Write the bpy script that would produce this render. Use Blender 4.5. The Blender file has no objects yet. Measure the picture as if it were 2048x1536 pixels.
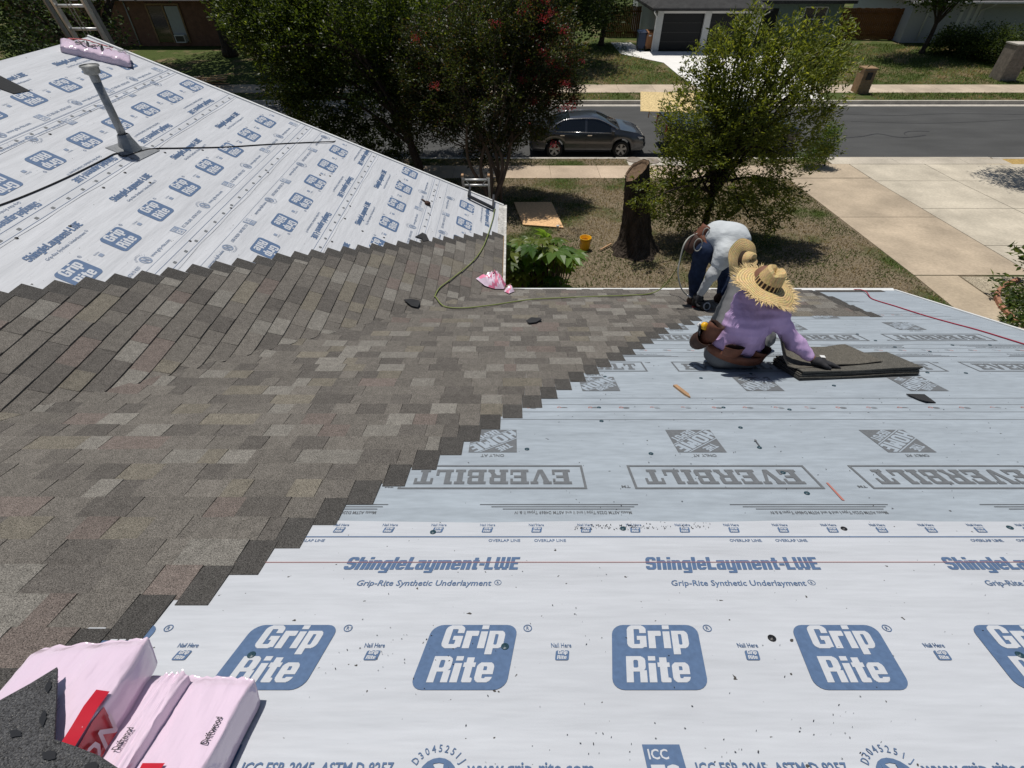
import bpy, bmesh, math, random
import numpy as np
from mathutils import Vector, Matrix
R = math.radians
random.seed(7); rng = np.random.default_rng(11)
SC = bpy.context.scene
COL = SC.collection
# ---------------------------------------------------------------- camera, sky, sun, exposure
F = 1038.0; PHI = R(41.69); ZC = 6.5            # focal length in photo pixels, downward tilt, eye height
cam = bpy.data.cameras.new('camera'); camo = bpy.data.objects.new('camera', cam); COL.objects.link(camo)
cam.sensor_width = 36.0; cam.lens = 36.0*F/2048.0; cam.clip_start = 0.05; cam.clip_end = 600
camo.location = (0, 0, ZC); camo.rotation_euler = (math.pi/2-PHI, 0, 0); SC.camera = camo
SUN = Vector((-0.13, 0.235, 0.97)).normalized()  # direction towards the sun
wd = bpy.data.worlds.new('World'); SC.world = wd; wd.use_nodes = True
nt = wd.node_tree; nt.nodes.clear()
sky = nt.nodes.new('ShaderNodeTexSky'); sky.sky_type = 'NISHITA'; sky.sun_disc = False
sky.sun_elevation = math.asin(SUN.z); sky.sun_rotation = math.atan2(SUN.x, SUN.y)
bg = nt.nodes.new('ShaderNodeBackground'); bg.inputs[1].default_value = 0.05
wo = nt.nodes.new('ShaderNodeOutputWorld')
nt.links.new(sky.outputs[0], bg.inputs[0]); nt.links.new(bg.outputs[0], wo.inputs[0])
sl = bpy.data.lights.new('sun', 'SUN'); sl.energy = 3.75; sl.angle = R(0.53); sl.color = (1.0, 0.955, 0.89)
so = bpy.data.objects.new('sun', sl); COL.objects.link(so); so.location = (0, 0, 40)
so.rotation_euler = SUN.to_track_quat('Z', 'Y').to_euler()
SC.view_settings.view_transform = 'Standard'; SC.view_settings.look = 'None'
SC.view_settings.exposure = 0.0; SC.view_settings.gamma = 1.0; SC.view_settings.use_curve_mapping = False
SC.render.engine = 'CYCLES'; SC.cycles.max_bounces = 6; SC.cycles.diffuse_bounces = 3; SC.cycles.transparent_max_bounces = 8

# ---------------------------------------------------------------- the place: planes and pixel rays
YE = 5.448; ZE = ZC-3.339; XE = -0.112; YR = 7.93; MS = 0.349; WS = 0.419   # eave lines, gable, two roof pitches
XR = 4.62                                                                    # right rake of the main slope
KM = math.sqrt(1+MS*MS); KW = math.sqrt(1+WS*WS)
SRIDGE = 5.78; XRIDGE = XE-SRIDGE/KW; MRIDGE = 7.3
sP, cP = math.sin(PHI), math.cos(PHI)
def ray(x, y):
    u = (x-1024)/F; v = (768-y)/F
    return Vector((u, cP+v*sP, -sP+v*cP))
def on_plane(x, y, n, d):
    r = ray(x, y); o = Vector((0, 0, ZC)); n = Vector(n)
    return o+r*((d-n.dot(o))/n.dot(r))
def Pm(x, y, h=0.0): return on_plane(x, y, (0, MS, 1), ZE+MS*YE+h*KM)   # on the main slope
def Pw(x, y, h=0.0): return on_plane(x, y, (WS, 0, 1), ZE+WS*XE+h*KW)   # on the wing slope
def Pz(x, y, z): return on_plane(x, y, (0, 0, 1), z)
def Py(x, y, Y): return on_plane(x, y, (0, 1, 0), Y)
GY = [-40, 9, 19.2, 20.8, 21.62, 30.62, 32.0, 34.0, 42, 60, 130]
GZ = [0.05, -.05, -.56, -.60, -.60, -.60, -.58, -.52, -.10, .30, 1.5]
def gz(Y): return float(np.interp(Y, GY, GZ))
def G(x, y):                                                              # on the ground
    z = 0.0
    for _ in range(40):
        p = Pz(x, y, z); z = .5*z+.5*(gz(p.y) if not 21.75 < p.y < 30.5 else -.74)
    return p
def pxof(P):
    X, Y, Z = P[0], P[1], P[2]-ZC
    fw = Y*cP-Z*sP
    return 1024+F*X/fw, 768-F*(Y*sP+Z*cP)/fw
def zmain(Y): return ZE+MS*(YE-Y)
def zwing(X): return ZE+WS*(XE-X)
def surf(X, Y, k=0.022):
    a, b = zmain(Y), zwing(X)
    return (a+b)/2+math.sqrt((a-b)**2/4+k*k)
MN = Vector((0, MS, 1)).normalized(); MD = Vector((0, 1, -MS)).normalized()    # main: normal, down-slope
WN = Vector((WS, 0, 1)).normalized(); WDn = Vector((1, 0, -WS)).normalized()   # wing: normal, down-slope
def Sm(X, s, h=0.0):      # main slope: s metres up from the eave
    Y = YE-s/KM
    return Vector((X, Y, zmain(Y)))+MN*h
def Sw(Y, s, h=0.0):
    X = XE-s/KW
    return Vector((X, Y, zwing(X)))+WN*h

# ---------------------------------------------------------------- object helpers
WORLD = {}
def link(o, parent=None):
    COL.objects.link(o)
    if parent is not None:
        o.parent = parent
        if parent.name in WORLD: o.matrix_parent_inverse = Matrix.Translation(-WORLD[parent.name])
    return o
def tag(o, label=None, cat=None, group=None, kind=None):
    for k, v in (('label', label), ('category', cat), ('group', group), ('kind', kind)):
        if v: o[k] = v
    return o
def thing(name, label, cat, loc=(0, 0, 0), group=None):
    o = bpy.data.objects.new(name, None); o.empty_display_size = .1
    o.location = loc; COL.objects.link(o); WORLD[o.name] = Vector(loc)
    return tag(o, label, cat, group)
def raw(name, V, Fc, mats, parent=None, fm=None, cols=None, smooth=False):
    me = bpy.data.meshes.new(name)
    me.from_pydata([tuple(v) for v in V], [], [tuple(f) for f in Fc])
    finish(me, mats, fm, cols, smooth)
    return link(bpy.data.objects.new(name, me), parent)
def finish(me, mats, fm=None, cols=None, smooth=False):
    for m in (mats if isinstance(mats, (list, tuple)) else [mats]): me.materials.append(M[m] if isinstance(m, str) else m)
    n = len(me.polygons)
    if fm is not None: me.polygons.foreach_set('material_index', np.asarray(fm, dtype=np.int32))
    if smooth: me.polygons.foreach_set('use_smooth', np.ones(n, dtype=bool))
    if cols is not None:
        lt = np.empty(n, dtype=np.int32); me.polygons.foreach_get('loop_total', lt)
        c = np.ones((n, 4), dtype=np.float32); c[:, :3] = np.asarray(cols, dtype=np.float32).reshape(n, 3)
        a = me.color_attributes.new('Col', 'FLOAT_COLOR', 'CORNER')
        a.data.foreach_set('color', np.repeat(c, lt, axis=0).ravel())
    me.update()
def npmesh(name, V, Q, mats, parent=None, cols=None, smooth=False, fm=None):
    V = np.asarray(V, dtype=np.float32); Q = np.asarray(Q, dtype=np.int32); k = Q.shape[1]
    me = bpy.data.meshes.new(name)
    me.vertices.add(len(V)); me.vertices.foreach_set('co', V.ravel())
    me.loops.add(Q.size); me.loops.foreach_set('vertex_index', Q.ravel())
    me.polygons.add(len(Q)); me.polygons.foreach_set('loop_start', np.arange(0, Q.size, k, dtype=np.int32))
    me.polygons.foreach_set('loop_total', np.full(len(Q), k, dtype=np.int32))
    me.update(calc_edges=True)
    finish(me, mats, fm, cols, smooth)
    return link(bpy.data.objects.new(name, me), parent)
class MB:
    def __init__(s): s.v = []; s.f = []; s.m = []; s.c = []
    def add(s, V, Fc, m=0, c=(1, 1, 1)):
        o = len(s.v); s.v += [Vector(v) for v in V]
        for f in Fc: s.f.append([o+i for i in f]); s.m.append(m); s.c.append(c)
        return s
    def box(s, c, d, ax=None, m=0, col=(1, 1, 1), bev=0.0):
        """box centred at c, size d, axes ax (3 vectors); bev chamfers the vertical edges"""
        c = Vector(c); ax = ax or (Vector((1, 0, 0)), Vector((0, 1, 0)), Vector((0, 0, 1)))
        hx, hy, hz = d[0]/2, d[1]/2, d[2]/2
        if bev:
            b = min(bev, hx*.9, hy*.9)
            pr = [(hx-b, -hy), (hx, -hy+b), (hx, hy-b), (hx-b, hy), (-hx+b, hy), (-hx, hy-b), (-hx, -hy+b), (-hx+b, -hy)]
        else: pr = [(-hx, -hy), (hx, -hy), (hx, hy), (-hx, hy)]
        n = len(pr)
        V = [c+ax[0]*p[0]+ax[1]*p[1]-ax[2]*hz for p in pr]+[c+ax[0]*p[0]+ax[1]*p[1]+ax[2]*hz for p in pr]
        Fc = [list(range(n))[::-1], list(range(n, 2*n))]+[[i, (i+1) % n, n+(i+1) % n, n+i] for i in range(n)]
        return s.add(V, Fc, m, col)
    def bar(s, a, b, w, h, up=(0, 0, 1), m=0, col=(1, 1, 1), bev=0.0):
        a, b = Vector(a), Vector(b); d = b-a; L = d.length; z = d/L
        x = Vector(up).cross(z)
        if x.length < 1e-5: x = Vector((1, 0, 0)).cross(z)
        x.normalize(); y = z.cross(x)
        return s.box((a+b)/2, (w, h, L), (x, y, z), m, col, bev)
    def tube(s, pts, r, n=8, m=0, col=(1, 1, 1), caps=True):
        pts = [Vector(p) for p in pts]; k = len(pts)
        rr = r if isinstance(r, (list, tuple)) else [r]*k
        t0 = (pts[1]-pts[0]).normalized(); x = t0.orthogonal().normalized(); V = []; Fc = []
        for i in range(k):
            t = (pts[min(i+1, k-1)]-pts[max(i-1, 0)]).normalized()
            x = (x-t*x.dot(t)).normalized(); y = t.cross(x)
            V += [pts[i]+(x*math.cos(2*math.pi*j/n)+y*math.sin(2*math.pi*j/n))*rr[i] for j in range(n)]
        for i in range(k-1):
            for j in range(n): Fc.append([i*n+j, i*n+(j+1) % n, (i+1)*n+(j+1) % n, (i+1)*n+j])
        if caps: Fc += [list(range(n))[::-1], list(range((k-1)*n, k*n))]
        return s.add(V, Fc, m, col)
    def lathe(s, prof, c=(0, 0, 0), ax=None, n=24, m=0, col=(1, 1, 1)):
        c = Vector(c); ax = ax or (Vector((1, 0, 0)), Vector((0, 1, 0)), Vector((0, 0, 1))); V = []; Fc = []
        for r, z in prof: V += [c+(ax[0]*math.cos(2*math.pi*j/n)+ax[1]*math.sin(2*math.pi*j/n))*r+ax[2]*z for j in range(n)]
        for i in range(len(prof)-1):
            for j in range(n): Fc.append([i*n+j, i*n+(j+1) % n, (i+1)*n+(j+1) % n, (i+1)*n+j])
        return s.add(V, Fc, m, col)
    def prism(s, poly, z0, z1, m=0, col=(1, 1, 1)):
        """poly of 3D points, extruded from +z0 to +z1 along world Z"""
        n = len(poly); V = [Vector(p)+Vector((0, 0, z0)) for p in poly]+[Vector(p)+Vector((0, 0, z1)) for p in poly]
        return s.add(V, [list(range(n))[::-1], list(range(n, 2*n))]+[[i, (i+1) % n, n+(i+1) % n, n+i] for i in range(n)], m, col)
    def build(s, name, mats, parent=None, smooth=False):
        return raw(name, s.v, s.f, mats, parent, s.m if isinstance(mats, (list, tuple)) else None, s.c, smooth)
def spline(pts, n=8):
    pts = [Vector(p) for p in pts]; out = []
    for i in range(len(pts)-1):
        p0, p1, p2, p3 = pts[max(i-1, 0)], pts[i], pts[i+1], pts[min(i+2, len(pts)-1)]
        for j in range(n):
            t = j/n
            out.append(.5*((2*p1)+(p2-p0)*t+(2*p0-5*p1+4*p2-p3)*t*t+(3*p1-p0-3*p2+p3)*t**3))
    return out+[pts[-1]]

# ---------------------------------------------------------------- materials
M = {}
def lin(r, g, b):
    f = lambda c: (c/255/12.92) if c <= 10 else ((c/255+.055)/1.055)**2.4
    return (f(r), f(g), f(b))
def pm(name, col, rough=.7, spec=.35, n1=None, n2=None, col2=None, mixn=None, bump=None, stretch=(1, 1, 1), attr=False,
       metal=0.0, coat=0.0, trans=0.0, rot=None, mul=1.0, speck=None, sub=None):
    """n1, n2: (scale, amount) brightness noise; col2+mixn=(scale, lo, hi): two-colour patches; bump=(scale, strength, dist)"""
    m = bpy.data.materials.new(name); M[name] = m; m.use_nodes = True
    t = m.node_tree; N = t.nodes; L = t.links; N.clear()
    out = N.new('ShaderNodeOutputMaterial'); bs = N.new('ShaderNodeBsdfPrincipled'); L.new(bs.outputs[0], out.inputs[0])
    bs.inputs['Roughness'].default_value = rough; bs.inputs['Specular IOR Level'].default_value = spec
    bs.inputs['Metallic'].default_value = metal; bs.inputs['Coat Weight'].default_value = coat
    bs.inputs['Coat Roughness'].default_value = .06
    tc = N.new('ShaderNodeTexCoord'); mp = N.new('ShaderNodeMapping'); mp.inputs['Scale'].default_value = stretch
    if rot: mp.inputs['Rotation'].default_value = rot
    L.new(tc.outputs['Object'], mp.inputs[0])
    def noise(sc, det=3, stretched=True):
        n = N.new('ShaderNodeTexNoise'); n.inputs['Scale'].default_value = sc; n.inputs['Detail'].default_value = det
        L.new((mp if stretched else tc).outputs[0 if stretched else 'Object'], n.inputs['Vector']); return n.outputs['Fac']
    def rng_(src, a, b, c, d):
        r = N.new('ShaderNodeMapRange'); L.new(src, r.inputs[0])
        for i, v in enumerate((a, b, c, d)): r.inputs[i+1].default_value = v
        return r.outputs[0]
    if attr:
        a = N.new('ShaderNodeAttribute'); a.attribute_name = 'Col'; cur = a.outputs['Color']
    else:
        a = N.new('ShaderNodeRGB'); a.outputs[0].default_value = (*col, 1); cur = a.outputs[0]
    def mix(kind, fac, A, B):
        x = N.new('ShaderNodeMix'); x.data_type = 'RGBA'; x.blend_type = kind
        if isinstance(fac, float): x.inputs[0].default_value = fac
        else: L.new(fac, x.inputs[0])
        for s, v in ((6, A), (7, B)):
            if isinstance(v, tuple): x.inputs[s].default_value = (*v, 1)
            else: L.new(v, x.inputs[s])
        return x.outputs[2]
    if col2 is not None: cur = mix('MIX', rng_(noise(mixn[0], 4), mixn[1], mixn[2], 0, 1), cur, col2)
    for nn in (n1, n2):
        if nn:
            v = rng_(noise(nn[0], nn[2] if len(nn) > 2 else 3), .25, .75, 1-nn[1], 1+nn[1])
            x = N.new('ShaderNodeMix'); x.data_type = 'RGBA'; x.blend_type = 'MULTIPLY'; x.inputs[0].default_value = 1
            L.new(cur, x.inputs[6]); L.new(v, x.inputs[7]); cur = x.outputs[2]
    if speck: cur = mix('MIX', rng_(noise(speck[0], 2, False), speck[1], speck[1]+.02, 0, 1), cur, speck[2])
    L.new(cur, bs.inputs['Base Color'])
    if bump:
        b = N.new('ShaderNodeBump'); b.inputs['Strength'].default_value = bump[1]; b.inputs['Distance'].default_value = bump[2]
        L.new(noise(bump[0], 4), b.inputs['Height']); L.new(b.outputs[0], bs.inputs['Normal'])
    if trans:
        tr = N.new('ShaderNodeBsdfTranslucent'); L.new(mix('MULTIPLY', 1.0, cur, (1.9, 1.75, .8)), tr.inputs[0])
        ms = N.new('ShaderNodeMixShader'); ms.inputs[0].default_value = trans
        L.new(bs.outputs[0], ms.inputs[1]); L.new(tr.outputs[0], ms.inputs[2]); L.new(ms.outputs[0], out.inputs[0])
    return m
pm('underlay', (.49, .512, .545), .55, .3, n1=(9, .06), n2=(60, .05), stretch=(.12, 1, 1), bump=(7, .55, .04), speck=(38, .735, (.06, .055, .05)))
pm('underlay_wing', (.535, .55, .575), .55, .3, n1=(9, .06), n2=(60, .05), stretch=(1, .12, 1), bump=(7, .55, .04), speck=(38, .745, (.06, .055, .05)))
pm('everbilt', (.325, .37, .412), .6, .3, n1=(10, .10), n2=(45, .10), stretch=(.22, 1, 1), bump=(8, .3, .012), speck=(38, .745, (.05, .05, .05)))
pm('print_blue', (.088, .145, .255), .55, .3, n1=(60, .12))
pm('print_white', (.51, .53, .56), .55, .3, n1=(60, .05))
pm('print_grey', (.14, .15, .16), .6, .3, n1=(60, .12))
pm('print_pale', (.22, .27, .36), .55, .3, n1=(60, .12))
pm('print_light', (.33, .38, .43), .6, .3, n1=(60, .05))
pm('print_red', (.42, .17, .14), .6, .3)
pm('shingle', (.1, .1, .1), .92, .2, n1=(270, .95, 2), n2=(24, .16, 3), attr=True, bump=(420, .7, .004), speck=(520, .66, (.30, .285, .26)))
pm('deck', (.30, .21, .12), .9, .1, n1=(12, .25))
pm('white_metal', (.72, .73, .72), .45, .4, n1=(20, .06))
pm('weathered', (.50, .49, .46), .8, .2, n1=(30, .35), n2=(9, .25))
pm('galv', (.27, .28, .285), .45, .5, n1=(18, .18), metal=.5, bump=(30, .15, .01))
pm('galv_cap', (.34, .34, .32), .5, .5, n1=(25, .3), metal=.4)
pm('wall_brick', (.28, .17, .12), .9, .2, n1=(6, .2), n2=(40, .15))
pm('asphalt', (.071, .072, .071), .88, .3, n1=(1.2, .2, 5), n2=(90, .22), stretch=(.35, 1, 1), bump=(160, .4, .01))
pm('tar', (.028, .028, .03), .6, .4)
pm('concrete', (.44, .39, .315), .9, .2, n1=(.8, .26, 6), n2=(14, .12), bump=(60, .25, .01), attr=True)
pm('kerb', (.46, .43, .38), .9, .2, n1=(3, .18), n2=(30, .12))
pm('white_drive', (.80, .79, .76), .9, .2, n1=(2, .05))
pm('lawn', (.205, .165, .112), .95, .1, col2=(.065, .088, .026), mixn=(.55, .50, .62), n1=(18, .4), n2=(90, .4), bump=(70, .8, .03))
pm('lawn_green', (.075, .10, .03), .95, .1, col2=(.19, .15, .085), mixn=(.7, .53, .66), n1=(18, .35), n2=(90, .35), bump=(70, .8, .03))
pm('dry_grass', (.42, .29, .11), .95, .1, n1=(12, .3), n2=(60, .3))
pm('gravel', (.40, .345, .255), .95, .1, n1=(30, .45, 1), n2=(9, .2), bump=(40, .9, .03))
pm('blade', (.1, .1, .05), .8, .15, attr=True, trans=.25)
pm('leaf', (.1, .1, .05), .40, .42, attr=True, trans=.48)
pm('leaf_soft', (.1, .1, .05), .6, .25, attr=True, trans=.35)
pm('bark', (.062, .049, .039), .95, .1, n1=(9, .5), n2=(40, .35), stretch=(1, 1, .22), bump=(16, 1.0, .12))
pm('bark_smooth', (.16, .12, .09), .9, .1, n1=(8, .3), stretch=(1, 1, .3))
pm('cut_wood', (.17, .115, .075), .9, .1, n1=(14, .35), n2=(50, .2))
pm('osb', (.80, .62, .32), .85, .2, n1=(22, .25, 1), n2=(70, .2))
pm('osb_tan', (.72, .46, .24), .85, .2, n1=(22, .2, 1), n2=(70, .2))
pm('yellow', (.78, .42, .01), .38, .5, n1=(14, .1))
pm('black_rubber', (.012, .012, .013), .6, .4)
pm('black_plastic', (.015, .015, .016), .4, .5)
pm('tyre', (.018, .018, .018), .85, .3)
pm('car_paint', (.048, .053, .064), .28, .5, coat=1.0, metal=.35)
pm('car_glass', (.008, .01, .012), .05, .8)
pm('chrome', (.62, .62, .62), .18, .6, metal=.9)
pm('rim', (.36, .36, .37), .35, .5, metal=.7)
pm('lamp_clear', (.65, .66, .66), .12, .8)
pm('lamp_red', (.35, .02, .02), .2, .6)
pm('alu', (.66, .66, .64), .4, .5, metal=.55, n1=(20, .1))
pm('pink_wrap', (.74, .59, .71), .16, .6, n1=(10, .05), bump=(8, .55, .05), stretch=(1, .22, .4), rot=(0, 0, -.75), coat=.7)
pm('faint_ink', (.36, .30, .38), .4, .4)
pm('pink_deep', (.72, .20, .33), .35, .5, n1=(12, .3), bump=(26, .4, .02))
pm('red_label', (.50, .015, .03), .3, .5, n1=(20, .12), coat=.2)
pm('pale_print', (.62, .50, .55), .35, .5)
pm('ink', (.03, .028, .03), .5, .4)
pm('scrap', (.035, .036, .038), .9, .2, n1=(300, .5, 2))
pm('straw', (.62, .46, .22), .75, .2, n1=(90, .2), attr=True)
pm('skin', (.22, .11, .07), .55, .3)
pm('hair', (.012, .01, .009), .6, .3)
pm('shirt_purple', (.52, .365, .60), .85, .15, n1=(9, .08), bump=(6, .55, .05), stretch=(1.5, 1, .5), rot=(.4, .5, .3))
pm('shirt_white', (.55, .585, .60), .85, .15, n1=(9, .05), bump=(6, .5, .05), stretch=(.6, 1, 1.5), rot=(.2, .5, .3))
pm('sleeve_grey', (.42, .44, .45), .85, .15, n1=(9, .05), bump=(14, .3, .03))
pm('pants_grey', (.14, .143, .148), .9, .15, n1=(9, .08), bump=(14, .3, .03))
pm('denim', (.022, .034, .07), .9, .15, n1=(20, .35), bump=(16, .3, .03))
pm('leather', (.15, .058, .034), .65, .3, n1=(18, .25), bump=(30, .3, .01))
pm('leather_dark', (.05, .025, .018), .7, .3, n1=(18, .25))
pm('glove', (.035, .035, .038), .8, .2, n1=(40, .2))
pm('boot', (.05, .025, .016), .7, .3)
pm('hose_green', (.20, .24, .07), .5, .4)
pm('hose_grey', (.34, .34, .30), .5, .4)
pm('red_hose', (.35, .02, .05), .5, .4)
pm('steel', (.35, .35, .35), .35, .5, metal=.8)
pm('wood', (.40, .25, .14), .8, .2, n1=(30, .2), stretch=(1, 1, 1))
pm('cap_teal', (.02, .055, .075), .4, .5)
pm('cap_black', (.012, .012, .014), .4, .5)
pm('roof_grey', (.055, .055, .055), .95, .15, n1=(3, .2), n2=(60, .4))
pm('white_brick', (.55, .56, .55), .9, .2, n1=(5, .08), n2=(40, .06))
pm('garage_door', (.012, .013, .014), .6, .3)
pm('teal_wall', (.18, .235, .225), .9, .2, n1=(5, .08))
pm('dark_glass', (.012, .014, .016), .08, .8)
pm('red_brick', (.19, .105, .075), .9, .2, n1=(4, .2), n2=(30, .25))
pm('mortar', (.33, .30, .26), .95, .1)
pm('tan_brick', (.30, .20, .115), .9, .2, n1=(4, .2), n2=(30, .2))
pm('stone', (.25, .215, .18), .9, .2, n1=(6, .3), n2=(30, .2))
pm('fence_wood', (.17, .075, .03), .9, .1, n1=(3, .3), n2=(30, .2))
pm('bin_blue', (.012, .03, .075), .5, .4)
pm('bin_brown', (.28, .12, .045), .55, .4)
pm('lavender', (.50, .50, .53), .9, .1)
pm('white_paint', (.70, .70, .69), .6, .3)
pm('terracotta', (.38, .19, .12), .9, .2, n1=(12, .3))
pm('truck_black', (.012, .012, .013), .3, .5, coat=.8)
# ---------------------------------------------------------------- ground, street, pavements
def sheet(name, X0, X1, Ys, zf, mat, dz=0.0, label=None):
    V = []; Fc = []
    for y in Ys: V += [(X0, y, zf(y)+dz), (X1, y, zf(y)+dz)]
    for i in range(len(Ys)-1): Fc.append([2*i, 2*i+1, 2*i+3, 2*i+2])
    return tag(raw(name, V, Fc, mat), label, None, None, 'structure')
sheet('lawn', -140, 160, [-60, 0, 9, 14, 19.2, 20.8, 21.55], gz, 'lawn', 0, 'patchy dry lawn with green tufts in front of the house')
sheet('far_lawn', -140, 160, [30.66, 32, 34, 42, 60, 130], gz, 'lawn_green', 0, 'green lawn across the street')
zst = lambda y: -.76+.05*(1-((y-26.1)/4.5)**2)
sheet('street', -140, 160, [21.68, 22.15, 23.5, 25, 26.1, 27.5, 29, 30.1, 30.54], zst, 'asphalt', 0, 'dark asphalt street')
def strip(name, X0, X1, Y0, Y1, zt, zb, mat, n, parent=None):
    st = bpy.data.objects.new(name, None); COL.objects.link(st); WORLD[st.name] = Vector((0, 0, 0)); tag(st, None, None, None, 'structure')
    return st
def quadslab(P, th, gap, mat, col, parent, name='slab', lift=.012):
    """P: four ground points (x, y); a thin slab following the ground with its edges pulled in by gap"""
    c = Vector((sum(p[0] for p in P)/4, sum(p[1] for p in P)/4, 0)); Q = []
    for p in P:
        d = Vector((c.x-p[0], c.y-p[1], 0)); sx = gap if d.x > 0 else -gap; sy = gap if d.y > 0 else -gap
        x, y = p[0]+sx, p[1]+sy; Q.append(Vector((x, y, gz(y)+lift)))
    b = [q-Vector((0, 0, th)) for q in Q]
    cc = c; mb = MB()
    ys = sorted({round(q.y, 4) for q in Q})
    mb.add(Q+b, [[0, 1, 2, 3], [0, 4, 5, 1], [1, 5, 6, 2], [2, 6, 7, 3], [3, 7, 4, 0]], 0, col)
    return mb.build(name, mat, parent)
def vary(c, a=.06):
    k = 1+random.uniform(-a, a); return tuple(x*k for x in c)
sw = strip('sidewalk', 0, 0, 0, 0, 0, 0, '', 0)
x = -26.0
while x < 10.0:
    quadslab([(x, 19.32), (x+1.83, 19.32), (x+1.83, 20.74), (x, 20.74)], .12, .006, 'concrete', vary((.47, .375, .28)), sw); x += 1.83
fs = strip('far_sidewalk', 0, 0, 0, 0, 0, 0, '', 0)
x = -30.0
while x < 46:
    if not 15.4 < x < 17.2 or True:
        quadslab([(x, 32.2), (x+2.0, 32.2), (x+2.0, 33.85), (x, 33.85)], .12, .006, 'concrete', vary((.47, .39, .30)), fs)
    x += 2.0
def kerb(name, segs, y0, y1, yg, side):
    mb = MB()
    for a, b in segs:
        zt = gz(y0)+.012
        mb.box(((a+b)/2, (y0+y1)/2, zt-.2), (b-a, abs(y1-y0), .4), None, 0, (1, 1, 1))
        g0, g1 = sorted((y1, yg))
        V = [(a, g0, zst(g0)+.006), (b, g0, zst(g0)+.006), (b, g1, zst(g1)+.006), (a, g1, zst(g1)+.006)]
        mb.add(V, [[0, 1, 2, 3]])
    return tag(mb.build(name, 'kerb'), None, None, None, 'structure')
kerb('kerb', [(-60, 12.95), (19.3, 60)], 21.54, 21.70, 22.15, 1)
kerb('far_kerb', [(-60, 60)], 30.68, 30.52, 30.08, -1)
# driveway in three columns of slabs
dv = strip('driveway', 0, 0, 0, 0, 0, 0, '', 0)
BR = (.42, .345, .255); GR = (.50, .45, .36)
for (y0, y1) in ((19.32, 20.92), (15.51, 19.3), (11.62, 15.51)): quadslab([(10.15, y0), (13.2, y0), (13.2, y1), (10.15, y1)], .14, .012, 'concrete', vary(BR, .1), dv, lift=.016)
quadslab([(10.05, 9.02), (11.25, 9.02), (11.25, 11.6), (10.15, 11.6)], .14, .012, 'concrete', (.42, .345, .25), dv, lift=.016)
quadslab([(9.8, 5.8), (11.25, 5.8), (11.25, 9.0), (10.05, 9.0)], .14, .008, 'concrete', (.42, .345, .25), dv, lift=.016)
for x0 in (13.2, 16.15, 19.1):
    for (y0, y1) in ((19.0, 20.9), (16.25, 19.0), (13.4, 16.25), (11.0, 13.4), (9.02, 11.0)): quadslab([(x0, y0), (x0+2.95, y0), (x0+2.95, y1), (x0, y1)], .14, .012, 'concrete', vary(GR, .06), dv, lift=.016)
ap = MB()
for x0, x1 in ((12.55, 15.2), (15.21, 17.9), (17.91, 19.6)):
    V = [(x0, 20.92, gz(20.9)+.015), (x1, 20.92, gz(20.9)+.015), (x1, 21.5, gz(21.5)+.012), (x0, 21.5, gz(21.5)+.012), (x1, 22.2, zst(22.2)+.008), (x0, 22.2, zst(22.2)+.008)]
    ap.add(V, [[0, 1, 2, 3], [3, 2, 4, 5]], 0, vary((.50, .45, .37), .04))
ap.build('apron', 'concrete', dv)
sheet('gravel_bed', 11.3, 13.1, [6.2, 8, 9, 11.55], gz, 'gravel', .008)
sheet('dry_verge', 18.6, 30, [20.7, 21.52], gz, 'dry_grass', .01)
# white driveway across the street
wp = [G(*q) for q in ((1222, 86), (1262, 86), (1290, 103.5), (1560, 103.5), (1585, 140), (1650, 199), (1430, 200), (1356, 150), (1327, 126), (1241, 108))]
tag(raw('far_driveway', [(p.x, p.y, gz(p.y)+.022) for p in wp], [list(range(len(wp)))], 'white_drive'), None, None, None, 'structure')
# concrete pad with two round utility lids by the near kerb
pd = strip('utility_pad', 0, 0, 0, 0, 0, 0, '', 0)
quadslab([(4.55, 20.76), (6.9, 20.76), (6.9, 21.5), (4.55, 21.5)], .1, .01, 'concrete', (.5, .46, .4), pd, lift=.014)
for i, (px_, py_) in enumerate(((1268, 321), (1303, 323))):
    p = G(px_, py_)
    mb = MB(); mb.lathe([(.0, .03), (.27, .03), (.30, .028), (.31, .0)], (p.x, p.y, gz(p.y)+.012), n=20)
    mb.build('utility_lid', 'stone', pd, smooth=False)
# crack sealant and scars on the asphalt, joined as one part of the street
mb = MB()
def crack(pts, w):
    P = spline([Vector((G(*q).x, G(*q).y, 0)) for q in pts], 5); n = len(P)
    V = []
    for i, p in enumerate(P):
        ww = w*(.6+.6*random.random()); z = zst(p.y)+.005
        V += [(p.x, p.y-ww, z), (p.x, p.y+ww, z)]
    mb.add(V, [[2*i, 2*i+2, 2*i+3, 2*i+1] for i in range(n-1)])
crack([(1690, 277), (1725, 274), (1755, 269), (1790, 275), (1815, 276), (1850, 272)], .05)
crack([(1815, 275), (1808, 268), (1822, 264), (1858, 264)], .035)
crack([(1640, 226), (1780, 232), (1900, 228), (2048, 230)], .018)
crack([(1700, 244), (1860, 248), (2048, 240)], .014)
tar = mb.build('tar_seam', 'tar', bpy.data.objects['street'])

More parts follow.
